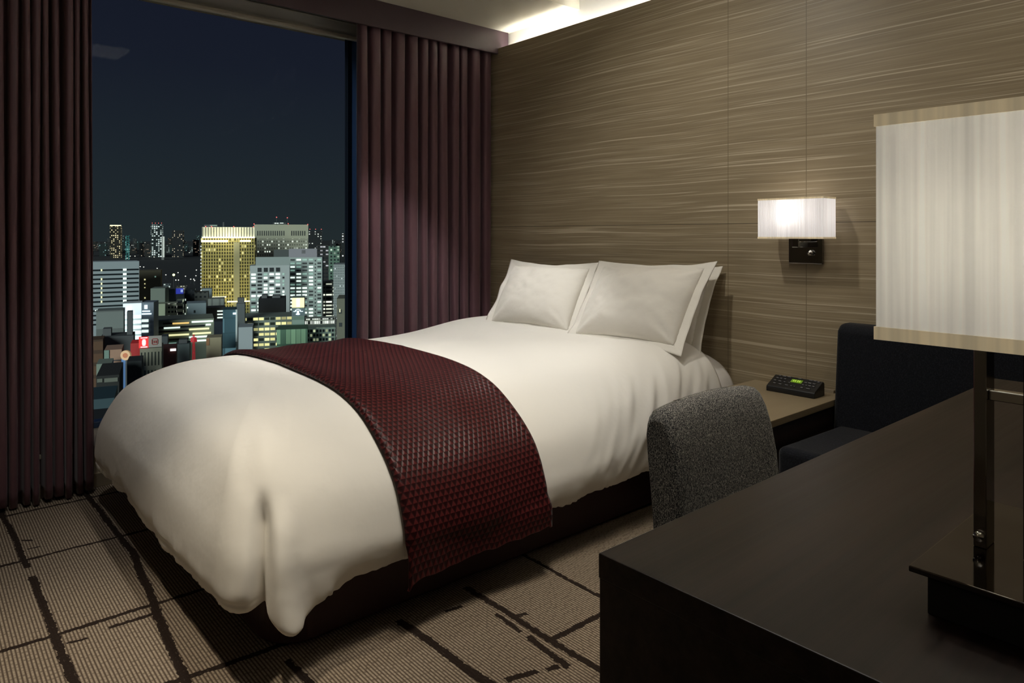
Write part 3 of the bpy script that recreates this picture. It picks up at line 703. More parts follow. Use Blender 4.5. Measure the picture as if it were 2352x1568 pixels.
# ------------------------------------------------------------------ the city outside
FWD = Vector((math.sin(math.radians(40.9)), math.cos(math.radians(40.9)), 0)); RGT = Vector((FWD.y, -FWD.x, 0))
GZ = -94.0; YAW = -math.radians(40.9)
def at(px, d): return FWD * d + RGT * ((px - 1176) / F_PX * d)
def zat(py, d): return CAM_H + (540 - py) / F_PX * d
def facade(name, wall, win=None, cw=3.0, chh=3.4, fw=.6, fh=.5, lit=.3, litcol=(.85, 1, .85), estr=1.2, dark=(.01, .014, .018), seed=0.0, rough=.7, run=1.0):
    m = M(name); p = m.pos(); x, y, z = m.sep(p); u = m.math('ADD', m.math('ADD', x, y), 500.0)
    cu = m.math('DIVIDE', u, cw); cz = m.math('DIVIDE', z, chh)
    iu = m.math('FLOOR', cu); iz = m.math('FLOOR', cz)
    inu = m.math('LESS_THAN', m.math('ABSOLUTE', m.math('SUBTRACT', m.math('FRACT', cu), .5)), fw / 2)
    inz = m.math('LESS_THAN', m.math('ABSOLUTE', m.math('SUBTRACT', m.math('FRACT', cz), .5)), fh / 2)
    geo = m.n('NewGeometry'); nz = m.sep(geo.outputs['Normal'])[2]
    side = m.math('LESS_THAN', m.math('ABSOLUTE', nz), .5)
    mask = m.math('MULTIPLY', m.math('MULTIPLY', inu, inz), side)
    wn = m.n('TexWhiteNoise'); wn.noise_dimensions = '3D'
    m.set(wn.inputs['Vector'], m.comb(m.math('FLOOR', m.math('DIVIDE', iu, run)), iz, seed))
    on = m.math('LESS_THAN', wn.outputs['Value'], lit)
    vr = m.n('TexWhiteNoise'); vr.noise_dimensions = '3D'; m.set(vr.inputs['Vector'], m.comb(iu, iz, seed + 7.3))
    st = m.math('MULTIPLY', m.math('MULTIPLY', on, mask), m.math('MULTIPLY', m.math('ADD', .35, vr.outputs['Value']), estr))
    n = m.noise(m.mapn(p, (.05, .05, .02)), 1.5, 3)
    wc = m.mix(m.math('MULTIPLY', n, .5), wall, tuple(c * .7 for c in wall))
    return m.pbr(m.mix(mask, wc, dark), rough, emit=litcol, estr=st, spec=.2)
def bld(px0, px1, ytop, d, dep, mat, label, yaw=0.0, name='city_building', group=None, cat='building', roof=None):
    th = math.atan(((px0 + px1) / 2 - 1176) / F_PX) * .88; cs = math.cos(th)
    w = (px1 - px0) / F_PX * d * cs; h = zat(ytop, d) - GZ
    c = at((px0 + px1) / 2, d); e_ = empty(name, (c.x, c.y, GZ), YAW - th + yaw)
    box('facade', -w / 2, w / 2, 0, dep, 0, h, mat, e_)
    if roof is not None:
        for (a, b, hh) in roof: box('roof_structure', -w / 2 + w * a, -w / 2 + w * b, dep * .25, dep * .7, h, h + hh, M_roofbox, e_)
    tag(e_, label, cat, group); e_['w'] = w; e_['h'] = h; e_['d'] = d; e_['cs'] = cs
    return e_
def onb(b, px0, px1, y0, y1, name, mat, t=.4, center=None, parent=None):
    "a box on the front face of building b from pixel-like extents measured at its distance"
    d = b['d']; cx = (b['cxp']); s_ = d / F_PX
    return box(name, (px0 - cx) * s_ * b['cs'], (px1 - cx) * s_ * b['cs'], -t, .05, zat(y1, d) - GZ, zat(y0, d) - GZ, mat, parent or b)
def B(px0, px1, *a, **k):
    b = bld(px0, px1, *a, **k); b['cxp'] = (px0 + px1) / 2; return b
M_roofbox = simple('rooftop_plant', (.10, .105, .11), .8)
M_dark = simple('dark_office_glass', (.010, .016, .020), .3)
M_litw = simple('lit_office_window', (.8, .9, .8), .5, emit=(.86, 1.0, .90), estr=1.05)
M_litw2 = simple('dim_office_window', (.3, .4, .35), .5, emit=(.35, .60, .50), estr=.42)
M_lity = simple('warm_lit_window', (.8, .8, .5), .5, emit=(1.0, .93, .50), estr=.95)
M_red = simple('aviation_light', (.8, .1, .1), .5, emit=(1.0, .12, .10), estr=2.2)
M_gold = simple('gold_floodlit', (.8, .7, .4), .5, emit=(1.0, .93, .55), estr=1.4)
# ground of the city
gnd = box('ground_city', -6000, 9000, 60, 12000, GZ - 2, GZ, simple('dark_ground', (.012, .015, .018), .9)); struct(gnd)
rc = random.Random(11)
# 1 striped office at left
b = B(140, 319, 601, 560, 26, simple('striped_wall', (.34, .39, .42), .7), 'wide grey office block with dark horizontal window bands beside the left curtain', yaw=.10)
for k in range(13):
    y = 617 + k * 10.35
    wb = onb(b, 205, 318.0, y + 1.6 + .0, y + 5.4, 'window_band', M_dark, .15)
    for px, wd in ((233, 3), (285.5, 8)):
        if rc.random() < .85: onb(b, px - wd / 2, px + wd / 2, y + 1.2, y + 5.6, 'lit_window', M_litw if wd > 4 else M_lity, .45, parent=b)
# 2 brown block
b = B(319, 369, 621, 640, 22, simple('brown_block', (.115, .10, .065), .8), 'plain brown building just right of the grey striped office block')
onb(b, 331.5, 334.5, 640, 643, 'lit_window', M_lity, .4); onb(b, 332, 334, 650, 652.5, 'lit_window', M_lity, .4); onb(b, 332, 334, 659, 661, 'lit_window', M_lity, .4); onb(b, 332, 334.5, 682, 685, 'lit_window', M_lity, .4); onb(b, 355, 358, 634, 637, 'lit_window', M_litw2, .4)
# 5 gold hotel
M_goldf = facade('gold_facade', (.36, .31, .11), cw=2.35, chh=3.3, fw=.60, fh=.72, lit=.10, litcol=(1, .9, .4), estr=.7, dark=(.03, .028, .012), seed=5)
b = B(463, 585, 546, 690, 34, M_goldf, 'tall golden floodlit hotel tower with glowing crown', yaw=-.04)
onb(b, 466, 585, 521.5, 545, 'crown', simple('crown_panel', (.85, .80, .60), .6), 1.0)
for k in range(19): onb(b, 467 + k * 6.2, 467.9 + k * 6.2, 522, 546, 'crown_rib', M_mattblack, 1.6)
onb(b, 464, 524, 551, 556, 'cornice_light', M_gold, 1.5); onb(b, 551, 576, 551, 555.5, 'cornice_light', M_gold, 1.5)
onb(b, 537, 550.5, 556, 720, 'stair_shaft', simple('shaft_gold', (.22, .21, .12), .7), .8)
onb(b, 466, 585, 544, 546.5, 'crown_light', simple('crown_uplight', (.9, .85, .6), .5, emit=(1, .95, .72), estr=2.4), 2.4)
onb(b, 482, 520, 680, 682.5, 'base_light', M_gold, 3.0); onb(b, 522, 576, 691, 693.5, 'base_light', M_gold, 3.0)
for k in range(17): onb(b, 462.6, 464.4, 564 + k * 7.7, 566.4 + k * 7.7, 'edge_light', M_litw, 1.2)
b5 = b
light('hotel_uplight', 'SPOT', (at(520, 640).x, at(520, 640).y, zat(735, 640)), 115000, (1, .80, .30), aim=(at(510, 690).x, at(510, 690).y, zat(640, 690)), spot_size=math.radians(75), spot_blend=1, shadow_soft_size=6)
light('hotel_crown_light', 'SPOT', (at(524, 672).x, at(524, 672).y, zat(560, 672)), 26000, (1, .90, .62), aim=(at(524, 690).x, at(524, 690).y, zat(536, 690)), spot_size=math.radians(140), spot_blend=1, shadow_soft_size=8)
# 6 grey-cream tower behind it
M_sl = simple('slot_dark', (.04, .045, .04), .7)
b = B(585, 708, 515.5, 780, 30, facade('cream_tower', (.33, .33, .26), cw=2.42, chh=3.75, fw=.5, fh=.45, lit=.22, litcol=(.9, 1, .85), estr=.9, dark=(.12, .125, .10), seed=6), 'pale cream tower with red roof lights behind the golden hotel')
onb(b, 585, 708, 515.5, 548, 'upper_wall', simple('cream_upper', (.36, .36, .27), .7), .3)
for k in range(13): onb(b, 592 + k * 4.9, 594.4 + k * 4.9, 530, 541, 'louvre_slot', M_sl, .5)
for k in range(7): onb(b, 668.5 + k * 5.0, 671.2 + k * 5.0, 530, 541, 'louvre_slot', M_sl, .5)
for px, py in ((585, 514.5), (662, 513.5), (707, 515)): onb(b, px - .8, px + .8, py - .8, py + .8, 'beacon', M_red, 2)
for px, py in ((635.5, 499), (660, 500)):
    onb(b, px - .4, px + .4, py, 516, 'mast', M_dark, 1.0); onb(b, px - .9, px + .9, py - .9, py + .9, 'beacon', M_red, 2)
onb(b, 627, 657, 511, 515.6, 'roof_structure', M_dark, -.2); onb(b, 631, 640, 511.8, 513.4, 'roof_light', M_litw, .6); onb(b, 643, 651, 511.6, 512.8, 'roof_light', M_litw, .6)
for px in (474, 487, 537, 582): onb(b5, px - .8, px + .8, 519.4, 521, 'beacon', M_red, 2)
onb(b5, 512, 515, 510, 521.5, 'mast', M_dark, .5); onb(b5, 470, 500, 516, 521.5, 'roof_structure', M_dark, .2); onb(b5, 483, 499, 517, 518, 'roof_light', M_litw2, .5)
# 7 / 8 white office pair
M_wo = simple('white_office_wall', (.42, .46, .46), .7); M_wo2 = simple('pale_office_wall', (.36, .42, .40), .7)
def office(px0, px1, ytop, d, dep, mat, label, cols, y0, rows, dy, fh, pl, seed, yaw=0.0):
    b = B(px0, px1, ytop, d, dep, mat, label, yaw=yaw); r_ = random.Random(seed); pm_ = {}
    for (a, c_) in cols:
        on = False
        for k in range(rows):
            on = r_.random() < (pl + (.25 if on else -.1))
            mt = M_litw if on and r_.random() < .8 else (M_litw2 if on or r_.random() < .25 else M_dark)
            yy = y0 + k * dy; key = (a, c_)
            if key not in pm_: o = onb(b, a, c_, yy, yy + fh, 'window', M_dark, .25); pm_[key] = (o, yy)
            o = onb(b, a, c_, yy, yy + fh, 'window', mt, .25) if pm_[key][1] != yy else o
            if o.data.materials[0] != mt: o.data.materials[0] = mt
    return b
b = office(575, 665, 609.5, 560, 26, M_wo, 'white office block with lit square windows in front of the golden hotel', [(578, 588), (592, 602), (606, 614.5), (619, 629), (633, 643), (648.5, 653)], 627.5, 16, 8.15, 4.3, .50, 4, yaw=.02)
for a, c_ in ((592, 601), (606, 615), (619, 629), (633.5, 643)): onb(b, a, c_, 614.5, 624, 'upper_window', M_dark, .25)
onb(b, 588, 665, 590, 609.5, 'penthouse', simple('penthouse_grey', (.30, .35, .34), .7), .0)
b = office(663, 740, 590.5, 600, 30, M_wo2, 'tall pale green office tower with many lit windows and grey penthouse', [(667.5, 677.5), (681, 691.5), (694.5, 705), (709.5, 719), (729, 737.5)], 594.5, 20, 8.1, 3.7, .44, 9, yaw=-.02)
for k in range(19): onb(b, 722.6, 725.4, 597 + k * 8.1, 600 + k * 8.1, 'stair_window', M_dark, .25)
onb(b, 664, 728, 571, 590.5, 'penthouse', simple('penthouse_mauve', (.27, .26, .29), .7), .2)
onb(b, 630, 664, 573, 600, 'side_wing', simple('side_wing_dark', (.07, .08, .08), .8), -.5)
for k in range(3): onb(b, 693.5 + k * 3, 694.7 + k * 3, 574, 582, 'louvre_slot', M_sl, .4)
# 9 lower lit slab right of it
B(738, 768, 646, 640, 24, facade('right_slab', (.20, .22, .20), cw=6.0, chh=3.25, fw=.86, fh=.45, lit=.55, litcol=(.95, 1, .8), estr=1.1, seed=9), 'dark office slab with stacked bright window rows right of the tall green tower')
# 10 grey grid tower by the window jamb
b = B(766, 850, 607, 480, 30, facade('grid_tower', (.34, .37, .37), cw=1.1, chh=1.7, fw=.55, fh=.55, lit=.04, litcol=(.8, .9, .9), estr=.5, dark=(.17, .20, .20), seed=10), 'pale grey tower with fine grid facade beside the window jamb')
onb(b, 795, 812, 660, 683, 'lit_billboard', simple('white_billboard', (.9, .9, .95), .5, emit=(.85, .85, 1.0), estr=.9), .8)
# 11
b = B(774, 860, 685, 330, 22, simple('taupe_block', (.16, .16, .12), .8), 'low taupe building with a few small windows under the grid tower')
for px, py in ((778, 710), (779, 740)): onb(b, px, px + 7, py, py + 9, 'window', M_dark, .2)
onb(b, 780, 782, 709, 716, 'lit_window', M_lity, .3); onb(b, 801.5, 804, 741, 754, 'lit_window', M_litw, .3)
# 12 black block
B(594, 655, 686, 452, 24, simple('black_block', (.008, .009, .011), .9), 'black unlit block in front of the white office', roof=[(.1, .3, 2), (.5, .8, 1.5)])
# 13 low yellow-lit
b = B(548, 672, 728, 420, 26, facade('yellow_rows', (.24, .28, .24), cw=3.2, chh=3.1, fw=.84, fh=.52, lit=.55, litcol=(1, .93, .40), estr=1.0, seed=13, dark=(.03, .04, .03)), 'long low building with yellow lit window rows behind the bed runner')
# 14 sign tower
b = B(671, 699, 683, 380, 12, facade('sign_tower', (.28, .36, .32), cw=40, chh=4.0, fw=.95, fh=.45, lit=.0, dark=(.16, .24, .20), seed=14), 'narrow pale green tower with glowing yellow billboard and blue sign')
onb(b, 671, 699, 684, 705.5, 'billboard', simple('yellow_billboard', (1, .8, .5), .5, emit=(1.0, .72, .30), estr=1.05), .7)
onb(b, 681, 689, 685, 704, 'billboard_glow_panel', simple('yellow_billboard_mid', (1, .9, .6), .5, emit=(1.0, .88, .52), estr=1.3), .9)
sg = onb(b, 670.5, 700.5, 708, 725, 'sign_board', simple('slate_sign', (.10, .15, .17), .5), .7)
M_sw = simple('white_neon', (1, 1, 1), .5, emit=(.72, .92, 1.0), estr=1.1)
for (a, c_, y0, y1) in ((682, 687, 713, 722), (680, 689, 719.5, 722), (674, 680, 714, 715.3), (689, 696, 714, 715.3), (678, 681, 711, 713), (688, 691, 711, 713), (681, 688, 709.2, 710.4)):
    onb(b, a, c_, y0, y1, 'sign_mark', M_sw, 1.0, parent=b)
# 15 green glass low + lit street strip
B(636, 706, 756, 320, 16, facade('green_glass', (.10, .19, .13), cw=2.2, chh=9, fw=.9, fh=.9, lit=.5, litcol=(.35, .6, .35), estr=.22, dark=(.12, .22, .15), seed=15), 'low green glass hall beyond the middle of the bed')
B(700, 770, 752, 350, 12, facade('street_hall', (.25, .32, .27), cw=1.5, chh=2.2, fw=.7, fh=.6, lit=.35, litcol=(.9, 1, .6), estr=.6, seed=16), 'low pale green shop row at the foot of the tall green tower')
B(700, 768, 731, 460, 12, facade('bright_arcade', (.4, .42, .36), cw=1.3, chh=2.8, fw=.85, fh=.7, lit=.8, litcol=(.95, 1, .9), estr=.9, seed=17), 'brightly lit white arcade strip below the dark office slab')
# 16 teal glass
b = B(512, 541, 711, 330, 14, facade('teal_glass', (.05, .10, .12), cw=6, chh=7, fw=.96, fh=.96, lit=.25, litcol=(.3, .6, .7), estr=.18, dark=(.06, .12, .15), seed=18), 'teal glass building with bright white corner column')
onb(b, 541, 545, 711, 785, 'corner_column', simple('white_column', (.6, .66, .66), .6), .6); onb(b, 535, 542, 718, 722, 'lit_sign', M_sw, .8)
B(548, 580, 751, 262, 12, simple('pale_box', (.36, .40, .42), .7), 'plain pale grey box building just above the runner edge')
B(543, 562, 697, 400, 10, simple('dark_sign_box', (.10, .115, .12), .7), 'small dark rooftop box between teal building and black block', roof=[(.1, .9, 3)])
# 18 wide low with lit strips
b = B(357, 491, 734, 400, 28, simple('low_wide_wall', (.25, .28, .22), .7), 'wide low office with long yellow green lit strips left of the teal building', yaw=.05)
for (a, c_, y, mt) in ((376, 433, 739, M_dark), (397, 434, 739.5, simple('amber_sign', (1, .7, .3), .5, emit=(1, .62, .18), estr=.8)), (440, 489, 738, M_litw), (366, 415, 748, M_dark), (378, 414, 749, M_litw), (415, 470, 748, M_dark), (472, 484, 746, M_litw),
                       (366, 434, 757, M_dark), (434, 480, 755, M_lity), (378, 434, 766, M_lity), (442, 484, 765, M_lity), (385, 433, 776, M_dark), (434, 476, 773, M_litw), (436, 476, 782, M_litw), (388, 432, 785, M_litw2)):
    onb(b, a, c_, y, y + 3.6, 'window_strip', mt, .3 + .002 * a / 10 + (.3 if mt is not M_dark else 0))
# 19 bright white sign tower
b = B(283, 325, 696, 380, 14, simple('white_lit_tower', (.75, .80, .82), .6), 'brilliant white lit shop building with emblem sign above striped floors', yaw=.02)
onb(b, 284, 325, 697, 722, 'sign_board', simple('sign_glow', (.8, .85, .9), .5, emit=(.62, .70, .74), estr=.75), .5)
onb(b, 292, 303, 703, 714, 'sign_mark', M_sw, .9); onb(b, 289, 308, 715.5, 720, 'sign_mark', M_sw, .9)
for k in range(5): onb(b, 284, 324, 724 + k * 12, 731 + k * 12, 'lit_floor', simple('white_lit_floor', (.9, 1, 1), .5, emit=(.85, 1.0, .97), estr=1.1), .6)
b = B(325, 353, 694, 376, 12, simple('blue_grey_fin', (.16, .20, .25), .6), 'slate blue building face with small white emblem beside the brilliant white building', yaw=-.15)
onb(b, 332, 339, 700, 709, 'sign_mark', M_sw, .5); onb(b, 327, 345, 713, 715.5, 'sign_mark', M_sw, .5); onb(b, 326, 348, 719, 722, 'sign_mark', M_sw, .5)
for k in range(3): onb(b, 326, 341, 733 + k * 12, 739 + k * 12, 'lit_floor', M_litw, .5)
# others in the middle
B(222, 283, 713, 330, 14, facade('grey_slab_low', (.23, .26, .25), cw=60, chh=11, fw=.8, fh=.28, lit=0, dark=(.15, .165, .16), seed=21), 'plain grey building left of the brilliant white building')
b = B(222, 283, 716, 345, 8, simple('lamp_row_wall', (.06, .08, .09), .7), 'dark roof edge with a row of small white lamps above the plain grey building')
for k in range(16): onb(b, 220 + k * 3.9, 221.6 + k * 3.9, 710 - (k % 3) * .6, 712.4 - (k % 3) * .6, 'roof_lamp', M_litw, 1.2)
B(353, 379, 698, 440, 14, simple('pale_green_wall', (.33, .37, .26), .7), 'blank pale green wall building right of the white emblem buildings')
b = B(379, 405, 697, 458, 14, facade('small_win_block', (.36, .38, .28), cw=2.0, chh=2.9, fw=.62, fh=.45, lit=.28, litcol=(1, 1, .85), estr=.9, seed=23), 'cream block dotted with small windows above the wide low office')
B(405, 419, 690, 476, 14, facade('small_win_block_b', (.36, .40, .30), cw=7, chh=4, fw=.9, fh=.5, lit=.4, litcol=(.9, 1, .7), estr=.7, seed=24), 'narrow banded block beside the cream small windowed block')
B(346, 379, 662, 470, 16, simple('olive_grey_box', (.17, .20, .17), .8), 'olive grey windowless box building in front of the brown building', yaw=-.10)
B(379, 401, 664, 492, 16, simple('olive_box_shaded_side', (.035, .045, .05), .8), 'shaded right side of the olive grey box, shade put into its colour')  # dark side face of the olive box, its shade put into the colour
b = B(401, 423, 675, 512, 12, simple('pale_mint', (.30, .35, .30), .8), 'pale mint building topped with a glowing blue sign')
onb(b, 400, 421, 662, 674.5, 'blue_sign', simple('blue_sign', (.05, .05, .4), .5, emit=(.03, .045, .34), estr=1.0), .5); onb(b, 415, 420, 665, 671, 'sign_mark', simple('pale_blue_mark', (.5, .6, .9), .5, emit=(.35, .45, .8), estr=.8), .8)
B(425, 447, 665, 520, 14, facade('dark_shops', (.03, .035, .04), cw=3, chh=3.5, fw=.6, fh=.4, lit=.12, estr=.7, seed=27), 'dark narrow block with few lights left of the golden hotel foot')
b = B(429, 473, 696, 430, 16, simple('steel_blue_box', (.22, .28, .31), .7), 'steel blue box building with small window in front of the golden hotel', yaw=.05)
onb(b, 445, 449, 712, 718, 'window', M_dark, .2); onb(b, 430, 432.5, 704, 707, 'lit_window', M_litw, .4); onb(b, 427, 430, 697, 728, 'banded_wing', simple('wing_pale', (.30, .34, .27), .7), .3)
B(447, 478, 671, 520, 14, facade('dim_block', (.08, .085, .08), cw=3, chh=3.4, fw=.5, fh=.4, lit=.08, estr=.6, seed=29), 'dim grey block at the foot of the golden hotel')
B(463, 486, 663, 560, 10, simple('pale_blue_cube', (.27, .32, .34), .7), 'small pale blue cube building against the golden hotel')
B(478, 514, 686, 480, 14, facade('concrete_steps', (.24, .26, .24), cw=5, chh=30, fw=.25, fh=.9, lit=0, dark=(.15, .16, .15), seed=31), 'concrete block with vertical ribs below the hotel base lights')
b = B(473, 515, 706, 456, 14, simple('charcoal_block', (.045, .045, .045), .8), 'charcoal block with three bright windows left of the teal building')
for y in (713, 720.5, 728, 732): onb(b, 499, 512, y, y + 3, 'lit_window', M_litw, .4)
B(492, 513, 738, 380, 14, simple('navy_block', (.012, .018, .03), .8), 'navy unlit block beneath the three bright windows')
# near left quarter
b = B(322, 371, 799, 240, 12, facade('beige_colonnade', (.26, .25, .19), cw=1.05, chh=6.2, fw=.42, fh=.75, lit=0, dark=(.03, .035, .03), seed=33), 'beige building with tall narrow windows under the red emblem sign')
onb(b, 341, 371, 771, 797, 'sign_side', simple('grey_sign_face', (.34, .31, .28), .6), .5)
onb(b, 320, 341.5, 772, 797.5, 'sign_front', simple('red_sign_face', (.7, .03, .03), .5, emit=(.62, .02, .02), estr=.8), .5)
M_ws = simple('white_sign_mark', (1, 1, 1), .5, emit=(1, .93, .92), estr=1.2)
for (a, c_, y0, y1) in ((324, 339, 773.5, 775), (324, 339, 794.5, 796), (328.5, 334.5, 778, 792), (327.5, 335.5, 781, 789)): onb(b, a, c_, y0, y1, 'emblem', M_ws, .8)
M_rd = simple('dark_red_mark', (.35, .03, .03), .5)
for (a, c_, y0, y1) in ((350, 361, 777, 778.3), (350, 361, 790, 791.3), (348.5, 350, 779, 789.5), (361, 362.5, 779, 789.5), (352.5, 359, 782, 783.2), (352.5, 354, 782, 787.5), (357.5, 359, 782, 787.5), (354.5, 357, 785, 786.2)): onb(b, a, c_, y0, y1, 'emblem', M_rd, .8)
b = B(300, 324, 788, 262, 10, simple('red_shopfront', (.30, .02, .02), .6, emit=(.20, .008, .008), estr=.55), 'red glowing shopfront left of the beige colonnade building')
B(292, 325, 829, 205, 10, simple('dark_street_block', (.018, .022, .024), .8), 'dark block hiding the street below the red shopfront')
b = B(369, 404, 798, 262, 10, simple('maroon_roof_block', (.10, .03, .025), .7), 'low maroon building with a small white sign right of the red emblem sign')
onb(b, 391, 404, 801, 806, 'white_sign', M_ws, .6)
b = B(371, 385, 772, 300, 8, simple('slate_small', (.05, .06, .065), .7), 'small slate block behind the maroon building')
b = B(240, 279, 803, 232, 12, simple('salmon_wall', (.44, .26, .18), .8), 'salmon and green tiered building near the left curtain')
onb(b, 240, 251, 803, 850, 'green_return', simple('sage_wall', (.22, .31, .26), .8), .4); onb(b, 240, 280, 826.5, 828, 'ledge', M_roofbox, .8)
onb(b, 254, 279, 838, 862, 'lower_wall', simple('cream_wall', (.36, .34, .24), .8), .3); onb(b, 262.5, 267, 843, 850, 'lit_window', simple('yellow_window', (1, 1, .4), .5, emit=(.9, 1, .35), estr=1.2), .6)
B(232, 306, 772, 300, 14, simple('graphite_block', (.075, .08, .085), .8), 'graphite block behind the salmon building', roof=[(.05, .3, 3), (.78, .95, 10)])
B(205, 236, 780, 285, 12, facade('rust_block', (.14, .08, .05), cw=9, chh=5, fw=.8, fh=.3, lit=0, dark=(.08, .05, .035), seed=38), 'rust brown building at the edge of the left curtain')
B(222, 256, 835, 215, 10, simple('sage_low', (.24, .29, .24), .8), 'low sage building below the salmon building')
b = B(222, 273, 862, 180, 20, simple('black_roof_near', (.022, .023, .022), .8), 'near dark rooftop with two pale ventilation panels')
onb(b, 224, 236, 868, 876, 'vent_panel', simple('pale_panel', (.16, .17, .14), .8), .3); onb(b, 240, 270, 868, 877, 'vent_panel', simple('pale_panel_b', (.16, .17, .14), .8), .3)
b = B(200, 262, 916, 150, 14, simple('teal_roof', (.030, .065, .080), .6), 'nearest teal roofed building with white parapet line')
onb(b, 200, 262, 950, 953.5, 'parapet', simple('white_parapet', (.7, .7, .62), .6), 1.0)
B(190, 300, 960, 120, 8, simple('black_terrace', (.012, .015, .018), .8), 'black terrace roof directly below the window')
# round clock-like sign on a blue lit street
rs = empty('round_sign', (at(291, 222).x, at(291, 222).y, GZ), YAW); tag(rs, 'round orange lit sign on a post between salmon building and red shopfront', 'sign')
R_ = 11.2 / F_PX * 222; zc = zat(815, 222) - GZ
bm = bmesh.new(); addcyl(bm, (0, 0, zc), (0, -.8, zc), R_, seg=40); link('sign_face', bm, simple('amber_round', (.6, .4, .25), .6, emit=(.45, .27, .12), estr=.55), rs)
bm = bmesh.new(); addcyl(bm, (0, -.8, zc), (0, -.95, zc), R_ * .5, seg=30); link('sign_centre', bm, simple('rust_round', (.4, .15, .08), .6, emit=(.35, .12, .05), estr=.6), rs)
bm = bmesh.new(); addcyl(bm, (0, .5, 0), (0, .5, zc), .6, seg=10); link('sign_post', bm, M_roofbox, rs)
b = B(279, 288, 824, 226, 3, simple('blue_neon_strip', (.1, .2, .4), .5, emit=(.13, .27, .52), estr=.55), 'tall blue glowing strip sign beside the salmon building', name='strip_sign', cat='sign')
b = B(289, 303, 832, 241, 6, facade('small_signs', (.03, .05, .05), cw=.8, chh=1.0, fw=.7, fh=.6, lit=.4, litcol=(.4, .7, .6), estr=.5, seed=44), 'dark shop wall speckled with tiny signs under the round sign')
b = B(474, 508, 775, 300, 10, simple('sand_box', (.40, .34, .22), .7), 'small sand coloured box building at the foot of the wide low office')
onb(b, 474, 481, 776, 792, 'orange_side', simple('orange_side', (.40, .20, .10), .7), .3)
B(404, 435, 790, 300, 10, simple('arched_hall', (.10, .13, .13), .7), 'small grey green hall above the white duvet crest', roof=[(.2, .8, 1.5)])
# red lattice tower
rt = empty('red_tower', (at(445, 330).x, at(445, 330).y, GZ), YAW); tag(rt, 'thin red lit lattice tower in front of the wide low office', 'tower')
bm = bmesh.new()
zt = zat(768, 330) - GZ
for sx_ in (-1, 1):
    for sy_ in (-1, 1): addcyl(bm, (sx_ * 1.0, sy_ * 1.0, 0), (sx_ * .25, sy_ * .25, zt), .16, .1, 6)
for k in range(14):
    z_ = zt * (k + .5) / 14; r_ = 1.0 - .75 * (k + .5) / 14; addbox(bm, -r_, r_, -r_, r_, z_ - .12, z_ + .12)
link('lattice', bm, simple('red_lattice', (.6, .05, .05), .5, emit=(.35, .01, .02), estr=.6), rt)
bm = bmesh.new(); addcyl(bm, (0, 0, zt - 3.4), (0, 0, zt - 1.4), 1.5, 1.2, 12); link('red_pod', bm, simple('red_pod', (.6, .05, .05), .5, emit=(.45, .02, .03), estr=.6), rt)
placed = []
for o in list(bpy.data.objects):
    if 'cxp' in o: placed.append((o['cxp'], o['w'] / o['d'] * F_PX, o['d'], 35))
def free(px, w, d, dep):
    for q, qw, qd, qdep in placed:
        if abs(q - px) < (qw + w) / 2 + 2 and d < qd + qdep + 6 and qd < d + dep + 6: return False
    placed.append((px, w, d, dep)); return True
# low-rise fill between the named buildings
for k in range(46):
    px = 206 + (k * 83.7) % 620; d = rc.uniform(430, 620) if k % 2 else rc.uniform(620, 1000)
    wpx = rc.uniform(9, 24)
    for _ in range(60):
        if free(px + wpx / 2, wpx, d, 16): break
        px = rc.uniform(206, 815); d = rc.uniform(430, 1000)
    else: continue
    top = 540 + (CAM_H - GZ - rc.uniform(10, 26)) / d * F_PX
    g = rc.uniform(.03, .13); tint = rc.choice([(1, 1.05, 1), (1, .95, .85), (.9, 1.05, 1.1)])
    mt = facade('lowrise', tuple(g * t for t in tint), cw=rc.uniform(2.5, 5), chh=3.3, fw=.6, fh=.42, lit=rc.uniform(.08, .3), litcol=rc.choice([(1, .95, .7), (.85, 1, .9)]), estr=.8, seed=60.0 + k)
    B(px, px + wpx, top, d, 14, mt, 'low unlit rooftop building filling the gaps between the larger city blocks', group='low city rooftops')
# distant skyline
sk = [facade('skyline_%d' % i, c, cw=cw * .62, chh=ch_ * .62, fw=.45, fh=.42, lit=l * 1.5, litcol=lc_, estr=e_, dark=(.008, .010, .012), seed=90.0 + i) for i, (c, cw, ch_, l, lc_, e_) in enumerate([
    ((.020, .022, .024), 11, 11, .13, (1, .85, .6), .75), ((.026, .030, .030), 13, 10, .16, (.85, 1, .95), .7),
    ((.022, .022, .020), 9, 12, .11, (1, .7, .5), .6), ((.045, .05, .05), 12, 9, .18, (.9, 1, .95), .5), ((.018, .03, .03), 12, 12, .15, (.5, .9, .9), .55)])]
for k in range(120):
    px = 200 + (k * 61.3 + rc.uniform(-4, 4)) % 640; d = rc.uniform(3000, 5200); hgt = rc.choice([28, 38, 45, 55, 60, 75, 92])
    top = 540 + (CAM_H - GZ - hgt) / d * F_PX
    wq = rc.uniform(5, 17)
    while not free(px + wq / 2, wq, d, 65): d += 70
    top = 540 + (CAM_H - GZ - hgt) / d * F_PX
    B(px, px + wq, top, d, 60, sk[k % 5], 'small distant tower with speckled lights on the far skyline', name='skyline_building', group='far skyline buildings')
M_yt = facade('tall_yellow', (.03, .025, .015), cw=7, chh=7.5, fw=.5, fh=.5, lit=.45, litcol=(1, .85, .5), estr=1.1, seed=101)
b = B(253, 278, 518, 2900, 50, M_yt, 'tall distant tower with warm lit windows above the striped office', name='skyline_building'); onb(b, 253, 278, 516.5, 518.5, 'roof_light', M_gold, 2)
b = B(347, 373, 516, 3000, 50, facade('tall_white', (.03, .04, .04), cw=8, chh=8, fw=.62, fh=.55, lit=.6, litcol=(.85, 1, .95), estr=1.0, seed=102), 'tall distant tower with cold white windows on the left skyline', name='skyline_building')
